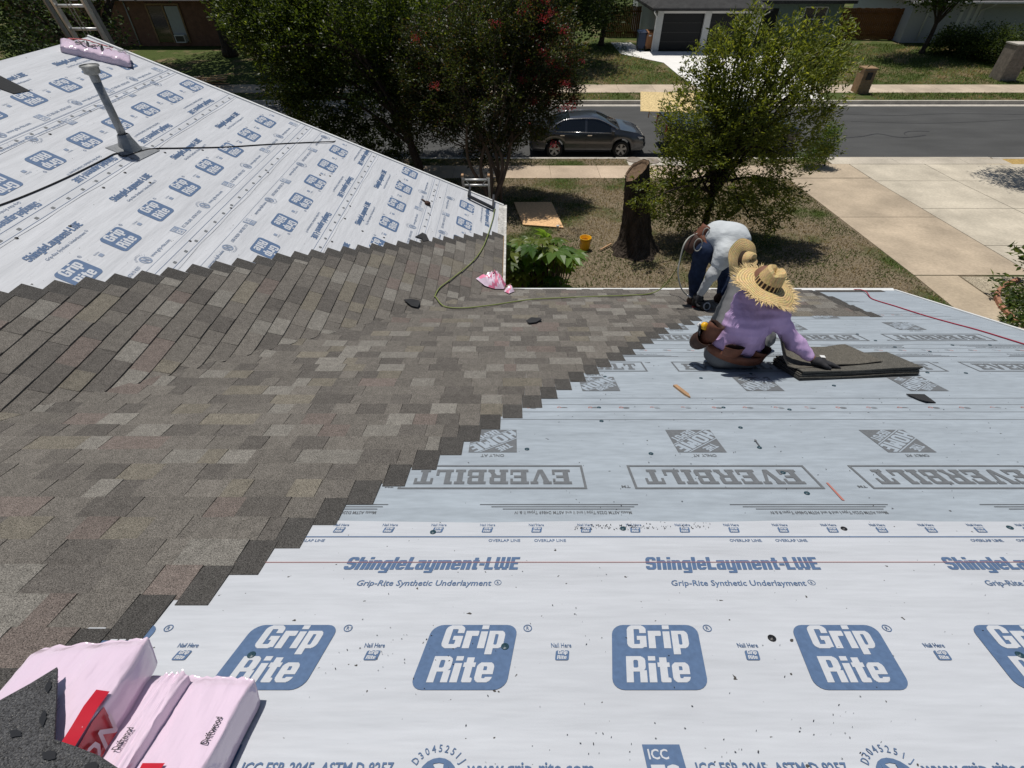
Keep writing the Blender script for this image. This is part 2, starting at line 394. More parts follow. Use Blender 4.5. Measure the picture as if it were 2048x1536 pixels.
# ---------------------------------------------------------------- the house: walls, decks, underlayment, shingles
HOUSE = thing('house', 'house being re-roofed, half shingled in brown and half in printed white underlayment', 'house', (0, 2, 0))
Yv = lambda X: YE-(XE-X)*WS/MS
YVT = Yv(XRIDGE)
dk = MB()
def plate(P, th=.02, m=0):
    n = len(P); P = [Vector(p) for p in P]; b = [p-Vector((0, 0, th)) for p in P]
    dk.add(P+b, [list(range(n)), list(range(n, 2*n))[::-1]]+[[i, n+i, n+(i+1) % n, (i+1) % n] for i in range(n)], m)
YM = YE-MRIDGE/KM
plate([(XE, YE, ZE), (XR, YE, ZE), (XR, YM, zmain(YM)), (-9, YM, zmain(YM)), (XRIDGE, YVT, zwing(XRIDGE))])
dk.build('main_roof_deck', 'deck', HOUSE); dk = MB()
plate([(XE, YE, ZE), (XRIDGE, YVT, zwing(XRIDGE)), (XRIDGE, YR, zwing(XRIDGE)), (XE, YR, ZE)])
XL = 2*XRIDGE-XE
plate([(XRIDGE, YR, zwing(XRIDGE)), (XRIDGE, YVT, zwing(XRIDGE)), (XL, YVT, ZE), (XL, YR, ZE)])
dk.build('wing_roof_deck', 'deck', HOUSE); dk = MB()
plate([(XR, YM, zmain(YM)), (XR, YM-6, zmain(YM)-6*MS), (-9, YM-6, zmain(YM)-6*MS), (-9, YM, zmain(YM))])
dk.build('back_roof_slope', 'roof_grey', HOUSE)
w = MB()
for (x0, x1, y0, y1) in ((XE+.0, XR-.35, YE-.62, YE-.42), (XR-.55, XR-.35, -6.5, YE-.62), (XE-.6, XE-.4, YE-.62, YR-.35), (XL+.4, XE-.6, YR-.55, YR-.35), (XL+.4, XL+.6, -6.5, YR-.55), (XL+.6, XR-.55, -6.5, -6.3)):
    w.box(((x0+x1)/2, (y0+y1)/2, (ZE-.2-.3)/2), (x1-x0, y1-y0, ZE-.2+.3))
w.build('wall', 'wall_brick', HOUSE)
gb = MB()
gx0, gx1 = XL+.4, XE-.4
gb.add([(gx0, YR-.36, ZE-.2), (gx1, YR-.36, ZE-.2), (XRIDGE, YR-.36, zwing(XRIDGE)-.15), (gx0, YR-.5, ZE-.2), (gx1, YR-.5, ZE-.2), (XRIDGE, YR-.5, zwing(XRIDGE)-.15)], [[0, 1, 2], [3, 5, 4], [0, 2, 5, 3], [1, 4, 5, 2]])
gb.build('gable_wall', 'wall_brick', HOUSE)
so_ = MB(); so_.box(((XE+XR)/2, YE-.22, ZE-.19), (XR-XE, .42, .02)); so_.box((XE-.22, (YE+YR)/2, ZE-.19), (.42, YR-YE, .02)); so_.build('soffit', 'white_paint', HOUSE)
def barp(name, a, b, w_, h_, mat, up=(0, 0, 1)): mb = MB(); mb.bar(a, b, w_, h_, up); return mb.build(name, mat, HOUSE)
barp('fascia', (XE+.03, YE-.02, ZE-.1), (XR, YE-.02, ZE-.1), .14, .025, 'white_paint', (0, 1, 0))
barp('fascia', (XE-.02, YE+.03, ZE-.1), (XE-.02, YR, ZE-.1), .025, .14, 'white_paint')
barp('fascia', (XE, YR+.013, ZE-.1), (XRIDGE, YR+.013, zwing(XRIDGE)-.1), .025, .14, 'white_paint', (0, 0, 1))
barp('fascia', (XR+.013, YE, ZE-.1), (XR+.013, YM, zmain(YM)-.1), .14, .025, 'white_paint', (0, 0, 1))
e1 = MB()       # drip edges: folded metal, flat leg on the deck and a lip over the fascia
e1.box((XE/2+XR/2+.02, YE+.012, ZE+.010), (XR-XE-.02, .055, .008)); e1.box((XE/2+XR/2+.02, YE+.036, ZE-.02), (XR-XE-.02, .006, .052)); e1.build('drip_edge', 'white_metal', HOUSE)
e2 = MB(); e2.bar((XE+.016, YE+.06, ZE+.009), (XE+.016, YR+.03, ZE+.009), .03, .014); e2.build('drip_edge', 'weathered', HOUSE)
e2 = MB(); e2.bar((XE-.045, 6.9, ZE+.026), (XE-.045, YR+.02, ZE+.026), .10, .006, (WS, 0, 1)); e2.build('flashing', 'weathered', HOUSE)
e3 = MB(); e3.bar((XE-.02, YR+.012, ZE+.02), (XRIDGE, YR+.012, zwing(XRIDGE)+.012), .035, .02); e3.build('rake_edge', 'white_metal', HOUSE)
e4 = MB(); e4.bar((XR+.012, YE, ZE+.008), (XR+.012, YM, zmain(YM)+.008), .03, .02); e4.build('rake_edge', 'white_metal', HOUSE)

# ---- underlayment sheets (s = metres up the slope from the eave)
LAP = .07
def usheet(S, a0f, a1, s0, s1, mat, h):
    """a sheet 1 mm thick; its lower lap rides over the sheet below and is slightly wavy"""
    n = 26; mb = MB(); V = []
    for i in range(n+1):
        t = i/n; wob = .006*math.sin(i*1.9+s0*7)+.004*math.sin(i*.7)
        V += [S(a0f(s0)*(1-t)+a1*t, s0+wob, h+.0018+.001*math.sin(i*2.7+s0)), S(a0f(s0+.02)*(1-t)+a1*t, s0+.022+wob, h), S(a0f(s1)*(1-t)+a1*t, s1+.002, h-.0016), S(a0f(s0)*(1-t)+a1*t, s0+wob, h-.004)]
    Fc = []
    for i in range(n): Fc += [[4*i, 4*i+1, 4*i+5, 4*i+4], [4*i+1, 4*i+2, 4*i+6, 4*i+5], [4*i, 4*i+4, 4*i+7, 4*i+3]]
    mb.add(V, Fc)
    return mb.build('underlayment_sheet', mat, HOUSE)
mainL = lambda s: max(XRIDGE, XE-(s/KM)*MS/WS)-.02
wingL = lambda s: Yv(XE-s/KW)+.02
MSH = []
for (s0, s1, mat) in ((.02, 1.16, 'everbilt'), (1.16, 2.26, 'everbilt'), (2.26, 3.36, 'everbilt'), (3.36, 4.47, 'everbilt'), (4.47, 5.60, 'underlay'), (5.60, 6.72, 'underlay'), (6.72, 7.29, 'underlay')):
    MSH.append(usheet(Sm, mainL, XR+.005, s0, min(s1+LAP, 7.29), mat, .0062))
WSH = []
WSE = [.10, 1.04, 2.0, 2.95, 3.97, 4.72, 5.77]
for i in range(6):
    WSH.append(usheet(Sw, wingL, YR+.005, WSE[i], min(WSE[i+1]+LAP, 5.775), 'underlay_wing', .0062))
HP = .0076      # prints lie just above the sheet

# ---- print: flat letters
_tc = {}
def glyphs(body, offset=.0, shear=0.0, xs=1.0):
    k = (body, offset, shear, xs)
    if k not in _tc:
        cu = bpy.data.curves.new('t', 'FONT'); cu.body = body; cu.offset = offset; cu.shear = shear; cu.resolution_u = 2; cu.size = 1
        o = bpy.data.objects.new('t', cu); me = bpy.data.meshes.new_from_object(o)
        V = [(v.co.x*xs, v.co.y) for v in me.vertices]; Fc = [list(p.vertices) for p in me.polygons]
        bpy.data.objects.remove(o); bpy.data.curves.remove(cu); bpy.data.meshes.remove(me)
        xa = [v[0] for v in V]; _tc[k] = (V, Fc, min(xa), max(xa))
    return _tc[k]
def bold(g, d):
    """heavier strokes: the outline repeated a little to either side"""
    V = []; Fc = []
    for k in (-1, 0, 1):
        o = len(V); V += [(x+k*d, y) for x, y in g[0]]; Fc += [[o+i for i in f] for f in g[1]]
    return V, Fc, 3
def text2(body, x, y, h, width=None, offset=.02, shear=0, xs=.8, align='c'):
    """cap height h, centred on x (or left), baseline y"""
    V, Fc, a, b = glyphs(body, offset, shear, xs); k = h/.70
    kx = (width/(b-a)) if width else k
    ox = {'c': (a+b)/2, 'l': a}[align]
    return [((v[0]-ox)*kx+x, v[1]*k+y) for v in V], Fc
# heavy condensed letters drawn from rounded blocks: '+' adds, '-' cuts away; cap height 1, x-height .76
def _ring(x0, y0, x1, y1, r, t, ty): return [('+', x0, y0, x1, y1, r), ('-', x0+t, y0+ty, x1-t, y1-ty, max(r-t, .04))]
T_, TY = .26, .17
HG = {
 'G': _ring(0, 0, .74, 1, .24, T_, TY)+[('-', .48, .52, .80, .66, 0), ('+', .38, .36, .74, .52, 0), ('+', .50, .05, .74, .5, 0)],
 'r': [('+', 0, 0, .26, .76, 0), ('+', .2, .52, .50, .76, .06)],
 'i': [('+', 0, 0, .26, .72, 0), ('+', 0, .82, .26, 1, 0)],
 'p': [('+', 0, -.24, .26, .76, 0)]+_ring(0, 0, .62, .76, .2, .25, .15),
 'R': _ring(0, .40, .70, 1, .2, T_, .16)+[('+', 0, 0, .25, 1, 0), ('+', .25, .40, .5, .54, 0), ('+', .48, 0, .74, .46, .04), ('-', .25, -.1, .48, .38, 0)],
 't': [('+', .08, .04, .34, .96, 0), ('+', 0, .58, .44, .76, 0), ('+', .08, 0, .44, .17, .06)],
 'e': _ring(0, 0, .62, .76, .2, .25, .15)+[('-', .36, .20, .70, .31, 0), ('+', .2, .31, .62, .44, 0)],
 'S': _ring(0, .44, .70, 1, .22, T_, .17)+_ring(0, 0, .70, .58, .22, T_, .17)+[('-', .42, .56, .80, .72, 0), ('-', -.1, .28, .28, .44, 0), ('+', 0, .46, .26, .80, .1), ('+', .44, .2, .70, .54, .1), ('+', .12, .42, .58, .58, 0)],
 'h': [('+', 0, 0, .26, 1, 0)]+[('+', .2, .3, .62, .76, .2), ('+', .36, 0, .62, .6, 0), ('-', .26, -.1, .36, .58, 0)],
 'n': [('+', 0, 0, .26, .76, 0), ('+', .2, .3, .62, .76, .2), ('+', .36, 0, .62, .6, 0), ('-', .26, -.1, .36, .58, 0)],
 'g': _ring(0, 0, .62, .76, .2, .25, .15)+[('+', .37, -.1, .62, .76, 0), ('+', .02, -.25, .62, -.10, .07)],
 'l': [('+', 0, 0, .26, 1, 0)],
 'L': [('+', 0, 0, .26, 1, 0), ('+', 0, 0, .58, .18, 0)],
 'a': _ring(0, 0, .60, .50, .16, .25, .14)+[('+', .34, 0, .60, .7, .02), ('+', .02, .60, .60, .76, .1)],
 'y': [('+', 0, .1, .25, .76, 0), ('+', .37, -.1, .62, .76, 0), ('+', 0, .0, .62, .18, .1), ('+', .04, -.25, .62, -.09, .08)],
 'm': [('+', 0, 0, .26, .76, 0), ('+', .2, .3, .98, .76, .2), ('+', .36, 0, .62, .6, 0), ('+', .72, 0, .98, .6, 0), ('-', .26, -.1, .36, .58, 0), ('-', .62, -.1, .72, .58, 0)],
 '-': [('+', 0, .32, .34, .50, 0)],
 'W': [('+', 0, .12, .25, 1, 0), ('+', .36, .12, .61, 1, 0), ('+', .72, .12, .97, 1, 0), ('+', .08, 0, .42, .2, .02), ('+', .55, 0, .89, .2, .02)],
 'E': [('+', 0, 0, .26, 1, 0), ('+', 0, 0, .58, .18, 0), ('+', 0, .82, .58, 1, 0), ('+', 0, .42, .52, .59, 0)],
 'T': [('+', .18, 0, .44, 1, 0), ('+', 0, .81, .62, 1, 0)], 'H': [('+', 0, 0, .26, 1, 0), ('+', .44, 0, .70, 1, 0), ('+', 0, .41, .70, .59, 0)],
 'O': _ring(0, 0, .72, 1, .24, T_, TY), 'M': [('+', 0, 0, .25, 1, 0), ('+', .63, 0, .88, 1, 0), ('+', .16, .52, .40, .98, .03), ('+', .48, .52, .72, .98, .03), ('+', .32, .25, .56, .75, .03)],
 'D': _ring(0, 0, .70, 1, .22, T_, TY)+[('+', 0, 0, .24, 1, 0)], 'P': _ring(0, .38, .68, 1, .2, T_, .16)+[('+', 0, 0, .26, 1, 0)],
}
_hc = {}
def hglyph(ch):
    if ch in _hc: return _hc[ch]
    wd_ = max(o[3] for o in HG[ch] if o[0] == '+'); nx, ny = int(round(wd_*64)), 50; x = (np.arange(nx)+.5)/64; y = -.25+(np.arange(ny)+.5)/40; XX, YY = np.meshgrid(x, y); m = np.zeros(XX.shape, bool)
    for op, x0, y0, x1, y1, r in HG[ch]:
        dx = np.maximum(np.abs(XX-(x0+x1)/2)-(x1-x0)/2+r, 0); dy = np.maximum(np.abs(YY-(y0+y1)/2)-(y1-y0)/2+r, 0)
        k = (np.hypot(dx, dy) <= r) if r else ((XX > x0) & (XX < x1) & (YY > y0) & (YY < y1))
        m = (m | k) if op == '+' else (m & ~k)
    out = []; open_ = {}
    for j in range(ny+1):
        runs = set()
        if j < ny:
            e = np.flatnonzero(np.diff(np.concatenate([[0], m[j].astype(int), [0]]))); runs = {(e[i], e[i+1]) for i in range(0, len(e), 2)}
        for r in [q for q in open_ if q not in runs]: out.append((r[0]/64, -.25+open_.pop(r)/40, r[1]/64, -.25+j/40))
        for r in runs: open_.setdefault(r, j)
    _hc[ch] = (out, wd_); return _hc[ch]
def heavy(body, x, y, h, width, shear=0.0, gap=.07):
    """heavy lettering centred on x, baseline y, cap height h, fitted to width"""
    V = []; Fc = []; a = 0.0
    for ch in body:
        if ch == ' ': a += .3; continue
        rects, w_ = hglyph(ch)
        for x0, y0, x1, y1 in rects:
            o = len(V); V += [(a+x0, y0), (a+x1, y0), (a+x1, y1), (a+x0, y1)]; Fc.append([o, o+1, o+2, o+3])
        a += w_+gap
    a -= gap; k = width/a
    return [((px_-a/2)*k+py_*h*shear+x, py_*h+y) for px_, py_ in V], Fc
def rrect(w, h, r, shear=0, n=5):
    P = []
    for cx, cy, a0 in ((w/2-r, h/2-r, 0), (-w/2+r, h/2-r, 90), (-w/2+r, -h/2+r, 180), (w/2-r, -h/2+r, 270)):
        for i in range(n+1):
            a = R(a0+90*i/n); P.append((cx+r*math.cos(a), cy+r*math.sin(a)))
    P = [(x+y*shear, y) for x, y in P]
    return P, [list(range(len(P)))]
def ring(r0, r1, n=20, a0=0, a1=360):
    V = []
    for i in range(n+1):
        a = R(a0+(a1-a0)*i/n); V += [(r0*math.cos(a), r0*math.sin(a)), (r1*math.cos(a), r1*math.sin(a))]
    return V, [[2*i, 2*i+1, 2*i+3, 2*i+2] for i in range(n)]
def rect(x0, y0, x1, y1): return [(x0, y0), (x1, y0), (x1, y1), (x0, y1)], [[0, 1, 2, 3]]
def move(g, dx, dy, k=1, rot=0):
    c, s = math.cos(rot), math.sin(rot)
    return ([((x*c-y*s)*k+dx, (x*s+y*c)*k+dy) for x, y in g[0]], g[1])+tuple(g[2:])
class Print:
    """prints on one sheet: S maps (along, s); da and us are the directions of text and of text-up"""
    def __init__(s, S, da, us, lim=None): s.S = S; s.da = da; s.us = us; s.mb = {}; s.lim = lim; s.pc = []
    def piece(s, name, gs, a, s0):
        """one printed mark as a mesh of its own"""
        if s.lim and not s.lim(a, s0): return
        mb = MB(); mats = []
        for g, m, h in gs:
            if m not in mats: mats.append(m)
            mb.add([s.S(a+x*s.da, s0+y*s.us, HP+h) for x, y in g[0]], g[1], mats.index(m))
        s.pc.append((name, mb, mats))
    def put(s, g, a, s0, mat, h=0.0, amin=None):
        if s.lim and not s.lim(a, s0): return
        mb = s.mb.setdefault(mat, MB())
        n = len(g[0]); k = g[2] if len(g) > 2 else 1; m = n//k
        mb.add([s.S(a+x*s.da, s0+y*s.us, HP+h+(i//m)*.00025) for i, (x, y) in enumerate(g[0])], g[1])
    def build(s, parent):
        for k, mb in s.mb.items(): tag(mb.build('lettering', k, parent), None, None, None, 'stuff')
        for nm, mb, mats in s.pc: mb.build(nm, mats, parent)
LOGO = rrect(.272, .225, .036, .17)
LG = heavy('Grip', .010, .024, .086, .190, .17)
LR = heavy('Rite', -.018, -.090, .086, .184, .17)
MINI = [move(LOGO, 0, 0, .15), move(text2('Nail Here', 0, .028, .016, .062, .01), 0, 0)]
REG = [ring(.011, .014, 14), text2('R', 0, -.006, .013, None, .01)]
SLT = heavy('ShingleLayment-LWE', 0, -.030, .066, .640, .18, .06)
SUB = text2('Grip-Rite Synthetic Underlayment', -.01, -.012, .026, .475, .012, .18, 1.0)
WWW = text2('www.grip-rite.com', 0, -.016, .030, .31, .018, .0, .9)
ICC = text2('ICC ESR-2045  ASTM D 8257', 0, -.016, .028, .37, .018, 0, .9)
OVL = text2('OVERLAP LINE', 0, -.008, .016, .125, .01)
def arc_text(body, r, h):
    V = []; Fc = []; n = len(body)
    for i, ch in enumerate(body):
        a = R(90+55-110*i/(n-1)); g = move(text2(ch, 0, 0, h, None, .01, 0, .8), r*math.cos(a), r*math.sin(a), 1, a-math.pi/2)
        o = len(V); V += g[0]; Fc += [[o+j for j in f] for f in g[1]]
    return V, Fc
def logo_print(p, a, s, parts=True):
    p.piece('printed_logo', [(LOGO, 'print_blue', 0), (LG, 'print_white', .0009), (LR, 'print_white', .0009)], a, s)
    if parts:
        for g in REG: p.put(move(g, .185, .1), a, s, 'print_blue')
def grip_sheet(p, sl_,  a_logo, a_sl, alo, ahi, edge_top, fine=True, strip_=True, o_sl=.392, o_sub=.295, o_www=.295):
    """sl_: s of the logo row; text-up sign p.us; edge_top: s of the seam beside the product name"""
    u = p.us; k = 0; FB = 'print_blue' if p.S is Sm else 'print_pale'
    for i in range(-20, 21):
        a = a_logo+i*.572
        if alo < a < ahi:
            logo_print(p, a, sl_)
        b = a_logo+(i+.5)*.572
        if alo < b < ahi and fine:
            for g in MINI: p.put(g, b, sl_, FB)
            if p.S is Sm:
                for g in (LG, LR): p.put(move(g, 0, 0, .15), b, sl_, 'print_white', .0008)
    for i in range(-10, 11):
        a = a_sl+i*1.11
        if alo-.1 < a < ahi+.1:
            p.piece('printed_name', [(SLT, 'print_blue', 0)], a, sl_+o_sl*u); p.put(move(SUB, 0, 0), a, sl_+o_sub*u, FB)
            for g in (ring(.011, .013, 12), text2('R', 0, -.006, .011)): p.put(g, a+.25*p.da, sl_+(o_sub+.003)*u, 'print_blue')
        a = a_sl+.12+i*1.11
        if alo < a < ahi:
            s0 = sl_-o_www*u
            s0 -= .030*u*(p.S is Sm); p.put(ring(.036, .048), a, s0, FB); p.put(text2('N', 0, -.03, .06, .05, .05), a, s0, FB, .0006)
            p.put(arc_text('D3045251J', .062, .018), a, s0, FB); s0 += .030*u*(p.S is Sm); p.put(WWW, a+.225*p.da, s0-.005*u, FB)
            b = a+.555*p.da
            p.put(rect(-.045, -.055, .05, .05), b, s0, FB); p.put(text2('ICC', -.01, .014, .024, .05), b, s0, 'print_white', .0008); p.put(text2('ES', 0, -.05, .05, .07, .03), b, s0, 'print_white', .0008)
            p.put(ICC, b+.26*p.da, s0-.005*u, FB)
    p.put(rect(alo, -.0012, ahi, .0012) if p.da > 0 else rect(-ahi, -.0012, -alo, .0012), 0, sl_-(o_www+.07)*u, FB)
    if strip_:
        se = edge_top
        p.put(rect(alo, -.003, ahi, .003) if p.da > 0 else rect(-ahi, -.003, -alo, .003), 0, se-.098*u, 'print_blue')
        x = alo+.1
        while x < ahi:
            p.put(move(MINI[0], 0, 0), x, se-.055*u, 'print_blue'); p.put(move(LG, 0, 0, .15), x, se-.055*u, 'print_white', .0008); p.put(move(LR, 0, 0, .15), x, se-.055*u, 'print_white', .0008); p.put(move(MINI[1], 0, -.004), x, se-.055*u, 'print_blue'); x += .2
        for i in range(-8, 9):
            for o in (-.09, .09):
                if alo < .06+o+i*.95 < ahi: p.put(OVL, .06+o+i*.95, se-.12*u, 'print_blue')
p = Print(Sm, 1, -1); grip_sheet(p, 5.113, .437, -.30, -1.6, 3.6, 4.47, o_www=.312); p.build(MSH[4])
# inner arrow of the round mark and the next sheet towards the ridge
p = Print(Sm, -1, 1); grip_sheet(p, 6.10, .3, .1, -1.2, 2.5, 5.6, strip_=False); p.build(MSH[5])
wlim = lambda a, s: a < YR-.10
for (i, sc, up, a_l, a_s, alo, edge) in ((0, .595, -1, 6.24, 6.2, 5.2, .10), (1, 1.505, 1, 6.6, 6.05, 4.9, 2.0), (2, 2.485, -1, 5.8, 5.45, 3.8, 2.0), (3, 3.455, 1, 5.8, 4.9, 2.6, 3.97), (4, 4.455, -1, 6.0, 5.0, 2.2, 3.97), (5, 5.17, 1, 6.41, 7.1, 3.0, 5.76)):
    p = Print(Sw, 1 if up > 0 else -1, up, wlim)
    grip_sheet(p, sc, a_l, a_s, alo, YR-.02, edge, True, False, .325, .235, .27)
    if i:      # the nailing strip along the lower lap of each roll
        q = Print(Sw, 1, 1); s0 = WSE[i]
        for o in (.026, .10): q.put(rect(alo, -.002, YR-.02, .002), 0, s0+o, 'print_blue')  # lower line paints in the shadow along the lap; upper one is print
        a = alo
        while a < YR-.1:
            q.put(move(MINI[0], 0, 0, .8), a, s0+.052, 'print_grey'); a += .2
        for k, mb_ in q.mb.items(): p.mb.setdefault(k, MB()).add(mb_.v, mb_.f)
    p.build(WSH[i])
# Everbilt rolls: box of slab letters, diagonal square mark, nail strip
def slab_word(w_, h_):
    body = 'EVERBILT'; V = []; Fc = []; serif = []
    cw = [1, 1.06, 1, 1.08, 1.02, .56, .92, 1.0]; g = .12; tot = sum(cw)+g*7; k = w_/tot; x = 0; t = .20; sh = .17
    def add(P):
        o = len(V); V.extend(P); Fc.append([o+i for i in range(len(P))])
    def r_(x0, y0, x1, y1): add([(x0, y0), (x1, y0), (x1, y1), (x0, y1)])
    for ch, c in zip(body, cw):
        a = x; st = .30
        if ch in 'ERBLI':
            s0 = a+(.12 if ch != 'I' else (c-st)/2)
            r_(a, 0, s0+st+(.06 if ch in 'R' else 0), sh); r_(a, 1-sh, s0+st, 1); r_(s0, sh, s0+st, 1-sh)
            if ch == 'I': r_(s0+st, 0, a+c, sh); r_(s0+st, 1-sh, a+c, 1)
            if ch in 'E': r_(s0+st, 1-sh, a+c, 1); r_(s0+st, 0, a+c, sh); r_(s0+st, .42, a+c-.2, .58); r_(a+c-.14, sh, a+c, .36); r_(a+c-.14, .64, a+c, 1-sh)
            if ch == 'L': r_(s0+st, 0, a+c, sh); r_(a+c-.16, sh, a+c, .42)
            if ch == 'B': r_(s0+st, 0, a+c-.1, sh); r_(s0+st, 1-sh, a+c-.12, 1); r_(s0+st, .43, a+c-.1, .57); r_(a+c-.24, sh, a+c, .43); r_(a+c-.26, .57, a+c-.03, 1-sh); add([(a+c-.1, 0), (a+c, .1), (a+c, sh), (a+c-.1, sh)]); add([(a+c-.12, 1-sh), (a+c-.03, 1-sh), (a+c-.03, .93), (a+c-.12, 1)])
            if ch == 'R': r_(s0+st, 1-sh, a+c-.16, 1); r_(s0+st, .40, a+c-.16, .55); r_(a+c-.32, .55, a+c-.08, 1-sh); add([(a+c-.16, 1-sh), (a+c-.08, 1-sh), (a+c-.08, .93), (a+c-.16, 1)]); add([(a+c-.46, .40), (a+c-.20, .40), (a+c-.06, sh), (a+c-.30, sh)]); r_(a+c-.34, 0, a+c+.02, sh)
        if ch == 'V':
            r_(a-.04, 1-sh, a+.42, 1); r_(a+c-.38, 1-sh, a+c+.04, 1)
            add([(a+.08, 1-sh), (a+.38, 1-sh), (a+c/2+.10, 0), (a+c/2-.14, 0)]); add([(a+c/2+.02, .26), (a+c/2+.12, 0.0), (a+c-.10, 1-sh), (a+c-.28, 1-sh)])
        if ch == 'T':
            r_(a, 1-sh, a+c, 1); r_(a+c/2-st/2, sh, a+c/2+st/2, 1-sh); r_(a+c/2-st/2-.12, 0, a+c/2+st/2+.12, sh); r_(a, .60, a+.14, 1-sh); r_(a+c-.14, .60, a+c, 1-sh)
        x += c+g
    return [((px_*k)-w_/2, (py_-.5)*h_) for px_, py_ in V], Fc
EW = slab_word(.74, .125)
def frame(w_, h_, t):
    V = [(-w_/2, -h_/2), (w_/2, -h_/2), (w_/2, h_/2), (-w_/2, h_/2), (-w_/2+t, -h_/2+t), (w_/2-t, -h_/2+t), (w_/2-t, h_/2-t), (-w_/2+t, h_/2-t)]
    return V, [[0, 1, 5, 4], [1, 2, 6, 5], [2, 3, 7, 6], [3, 0, 4, 7]]
def clip_sq(g, h):
    """keep what lies inside the square of half-side h"""
    V = []; Fc = []
    for f in g[1]:
        P = [g[0][i] for i in f]
        for ax, sg in ((0, 1), (0, -1), (1, 1), (1, -1)):
            Q = []
            for i in range(len(P)):
                a, b = P[i], P[(i+1) % len(P)]; da, db = h-sg*a[ax], h-sg*b[ax]
                if da >= 0: Q.append(a)
                if (da > 0) != (db > 0) and da != db:
                    t = da/(da-db); Q.append((a[0]+(b[0]-a[0])*t, a[1]+(b[1]-a[1])*t))
            P = Q
            if len(P) < 3: break
        if len(P) >= 3:
            o = len(V); V += P; Fc.append(list(range(o, o+len(P))))
    return V, Fc
def hd_mark():
    d = R(38); out = [(rect(-.125, -.125, .125, .125), 'print_grey', 0)]
    for body, off, h_, w_ in (('THE', .072, .048, .085), ('HOME', -.034, .082, .30), ('DEPOT', -.098, .048, .165)):
        out.append((clip_sq(move(heavy(body, 0, off, h_, w_, 0, .10), 0, 0, 1, d), .122), 'print_light', .0008))
    for yy in (.056, -.042): out.append((clip_sq(move(rect(-.3, yy-.003, .3, yy+.003), 0, 0, 1, d), .1245), 'print_light', .0007))
    return out
HDM = hd_mark()
def ever_sheet(p, se, a_box, a_hd, alo, ahi, strip_s, fine=True):
    u = p.us; V = se
    for i in range(-6, 7):
        a = a_box+i*1.09
        if alo < a < ahi:
            p.piece('printed_name', [(frame(.87, .205, .012), 'print_grey', 0), (EW, 'print_grey', 0)], a, se)
            p.put(text2('TM', .475, .075, .018, .04), a, se, 'print_grey')
        b = a_hd+i*1.085; s1 = se-.355 if u > 0 else se+.335
        if alo < b < ahi:
            p.piece('printed_logo', HDM, b, s1)
            p.put(text2('ONLY AT', -.0, .145, .026, .12, .01), b, s1, 'print_grey')
        c = a_box+.35+i*1.09
        if alo < c < ahi and fine:
            s2 = se+.27*u
            p.put(text2('Meets ASTM D226 Type I and II and ASTM D4869 Types II & IV', 0, 0, .020, .50, .004, 0, 1), c, s2, 'print_grey')
            for q in range(3): p.put(rect(-.25-.02*q, -.018-.016*q, .30+.05*q, -.014-.016*q), c, s2, 'print_grey')
    sg = 1 if p.da > 0 else -1
    def line(s, t, m='print_grey'): p.put(rect(alo, -t, ahi, t) if sg > 0 else rect(-ahi, -t, -alo, t), 0, s, m)
    for o in (-.05, .056, .16, -.15): line(strip_s+o, .0016)
    x = alo
    while x < ahi:
        p.put(move(([(math.cos(t_)*.022, math.sin(t_)*.013) for t_ in np.linspace(0, 2*math.pi, 9)[:-1]], [list(range(8))]), 0, 0), x, strip_s, 'print_grey'); p.put(move(ring(.008, .013, 8), .03, -.006), x, strip_s, 'print_red'); x += .19
for i, (se, da, us, ab, ah, alo, ahi, ss) in enumerate(((.83, 1, -1, 3.2, 3.1, 1.6, XR-.3, 1.16), (1.909, -1, 1, 3.71, 3.66, 1.2, XR-.25, 1.16+.0), (2.635, 1, -1, .55, .59, .1, XR-.1, 2.26), (4.13, -1, 1, -.09, -.10, -1.2, XR-.1, 3.36))):
    p = Print(Sm, da, us, lambda a, s: a < XR-.46 if s < 2.3 else a < XR+.5)
    ever_sheet(p, se, ab, ah, alo, ahi, ss); p.build(MSH[i])
mb = MB(); mb.add([Sm(-1.05, 4.7125, HP+.0012), Sm(3.8, 4.7105, HP+.0012), Sm(3.8, 4.7130, HP+.0012), Sm(-1.05, 4.7152, HP+.0012)], [[0, 1, 2, 3]]); mb.build('chalk_line', 'print_red', MSH[4])
mb = MB(); mb.add([Pm(1652, 965, .0082), Pm(1656, 965, .0082), Pm(1690, 1001, .0082), Pm(1684, 1000, .0082)], [[0, 1, 2, 3]]); mb.build('chalk_smear', 'print_red', MSH[3])
# plastic-cap nails: each a part of the sheet it holds
capm = MB(); capm.lathe([(.0, .0045), (.003, .0045), (.0032, .0022), (.0095, .0026), (.0125, .001), (.0125, -.002)], n=12); me_cap = {}
def cap(px_, py_, S, parent, mat):
    P = (Pm if S is Sm else Pw)(px_, py_, .008); N_ = MN if S is Sm else WN
    if mat not in me_cap:
        o = capm.build('cap_nail', mat, parent, True); me_cap[mat] = o.data
    else:
        o = bpy.data.objects.new('cap_nail', me_cap[mat]); link(o, parent)
    o.location = P; o.rotation_euler = N_.to_track_quat('Z', 'Y').to_euler()
for q in ((866, 1064), (1246, 1057), (1688, 1057), (1010, 1293), (503, 1310), (1544, 1276), (2020, 1055), (2040, 1310)): cap(*q, Sm, MSH[4], 'cap_black' if q[0] in (1544, 1688) else 'cap_teal')
for q in ((1054, 898), (1302, 907), (1481, 855), (1519, 895), (1614, 986), (1566, 945), (1198, 815), (1203, 842)): cap(*q, Sm, MSH[3], 'cap_teal')
for q in ((1210, 753), (1402, 756), (1502, 747), (1668, 771), (1932, 746), (1447, 815), (1579, 819), (1855, 867 if False else 745)): cap(*q, Sm, MSH[2], 'cap_teal')
for q in ((1751, 681), (1790, 694), (1715, 710 if False else 668), (1980, 690), (1860, 703), (1905, 690)): cap(*q, Sm, MSH[1], 'cap_teal')
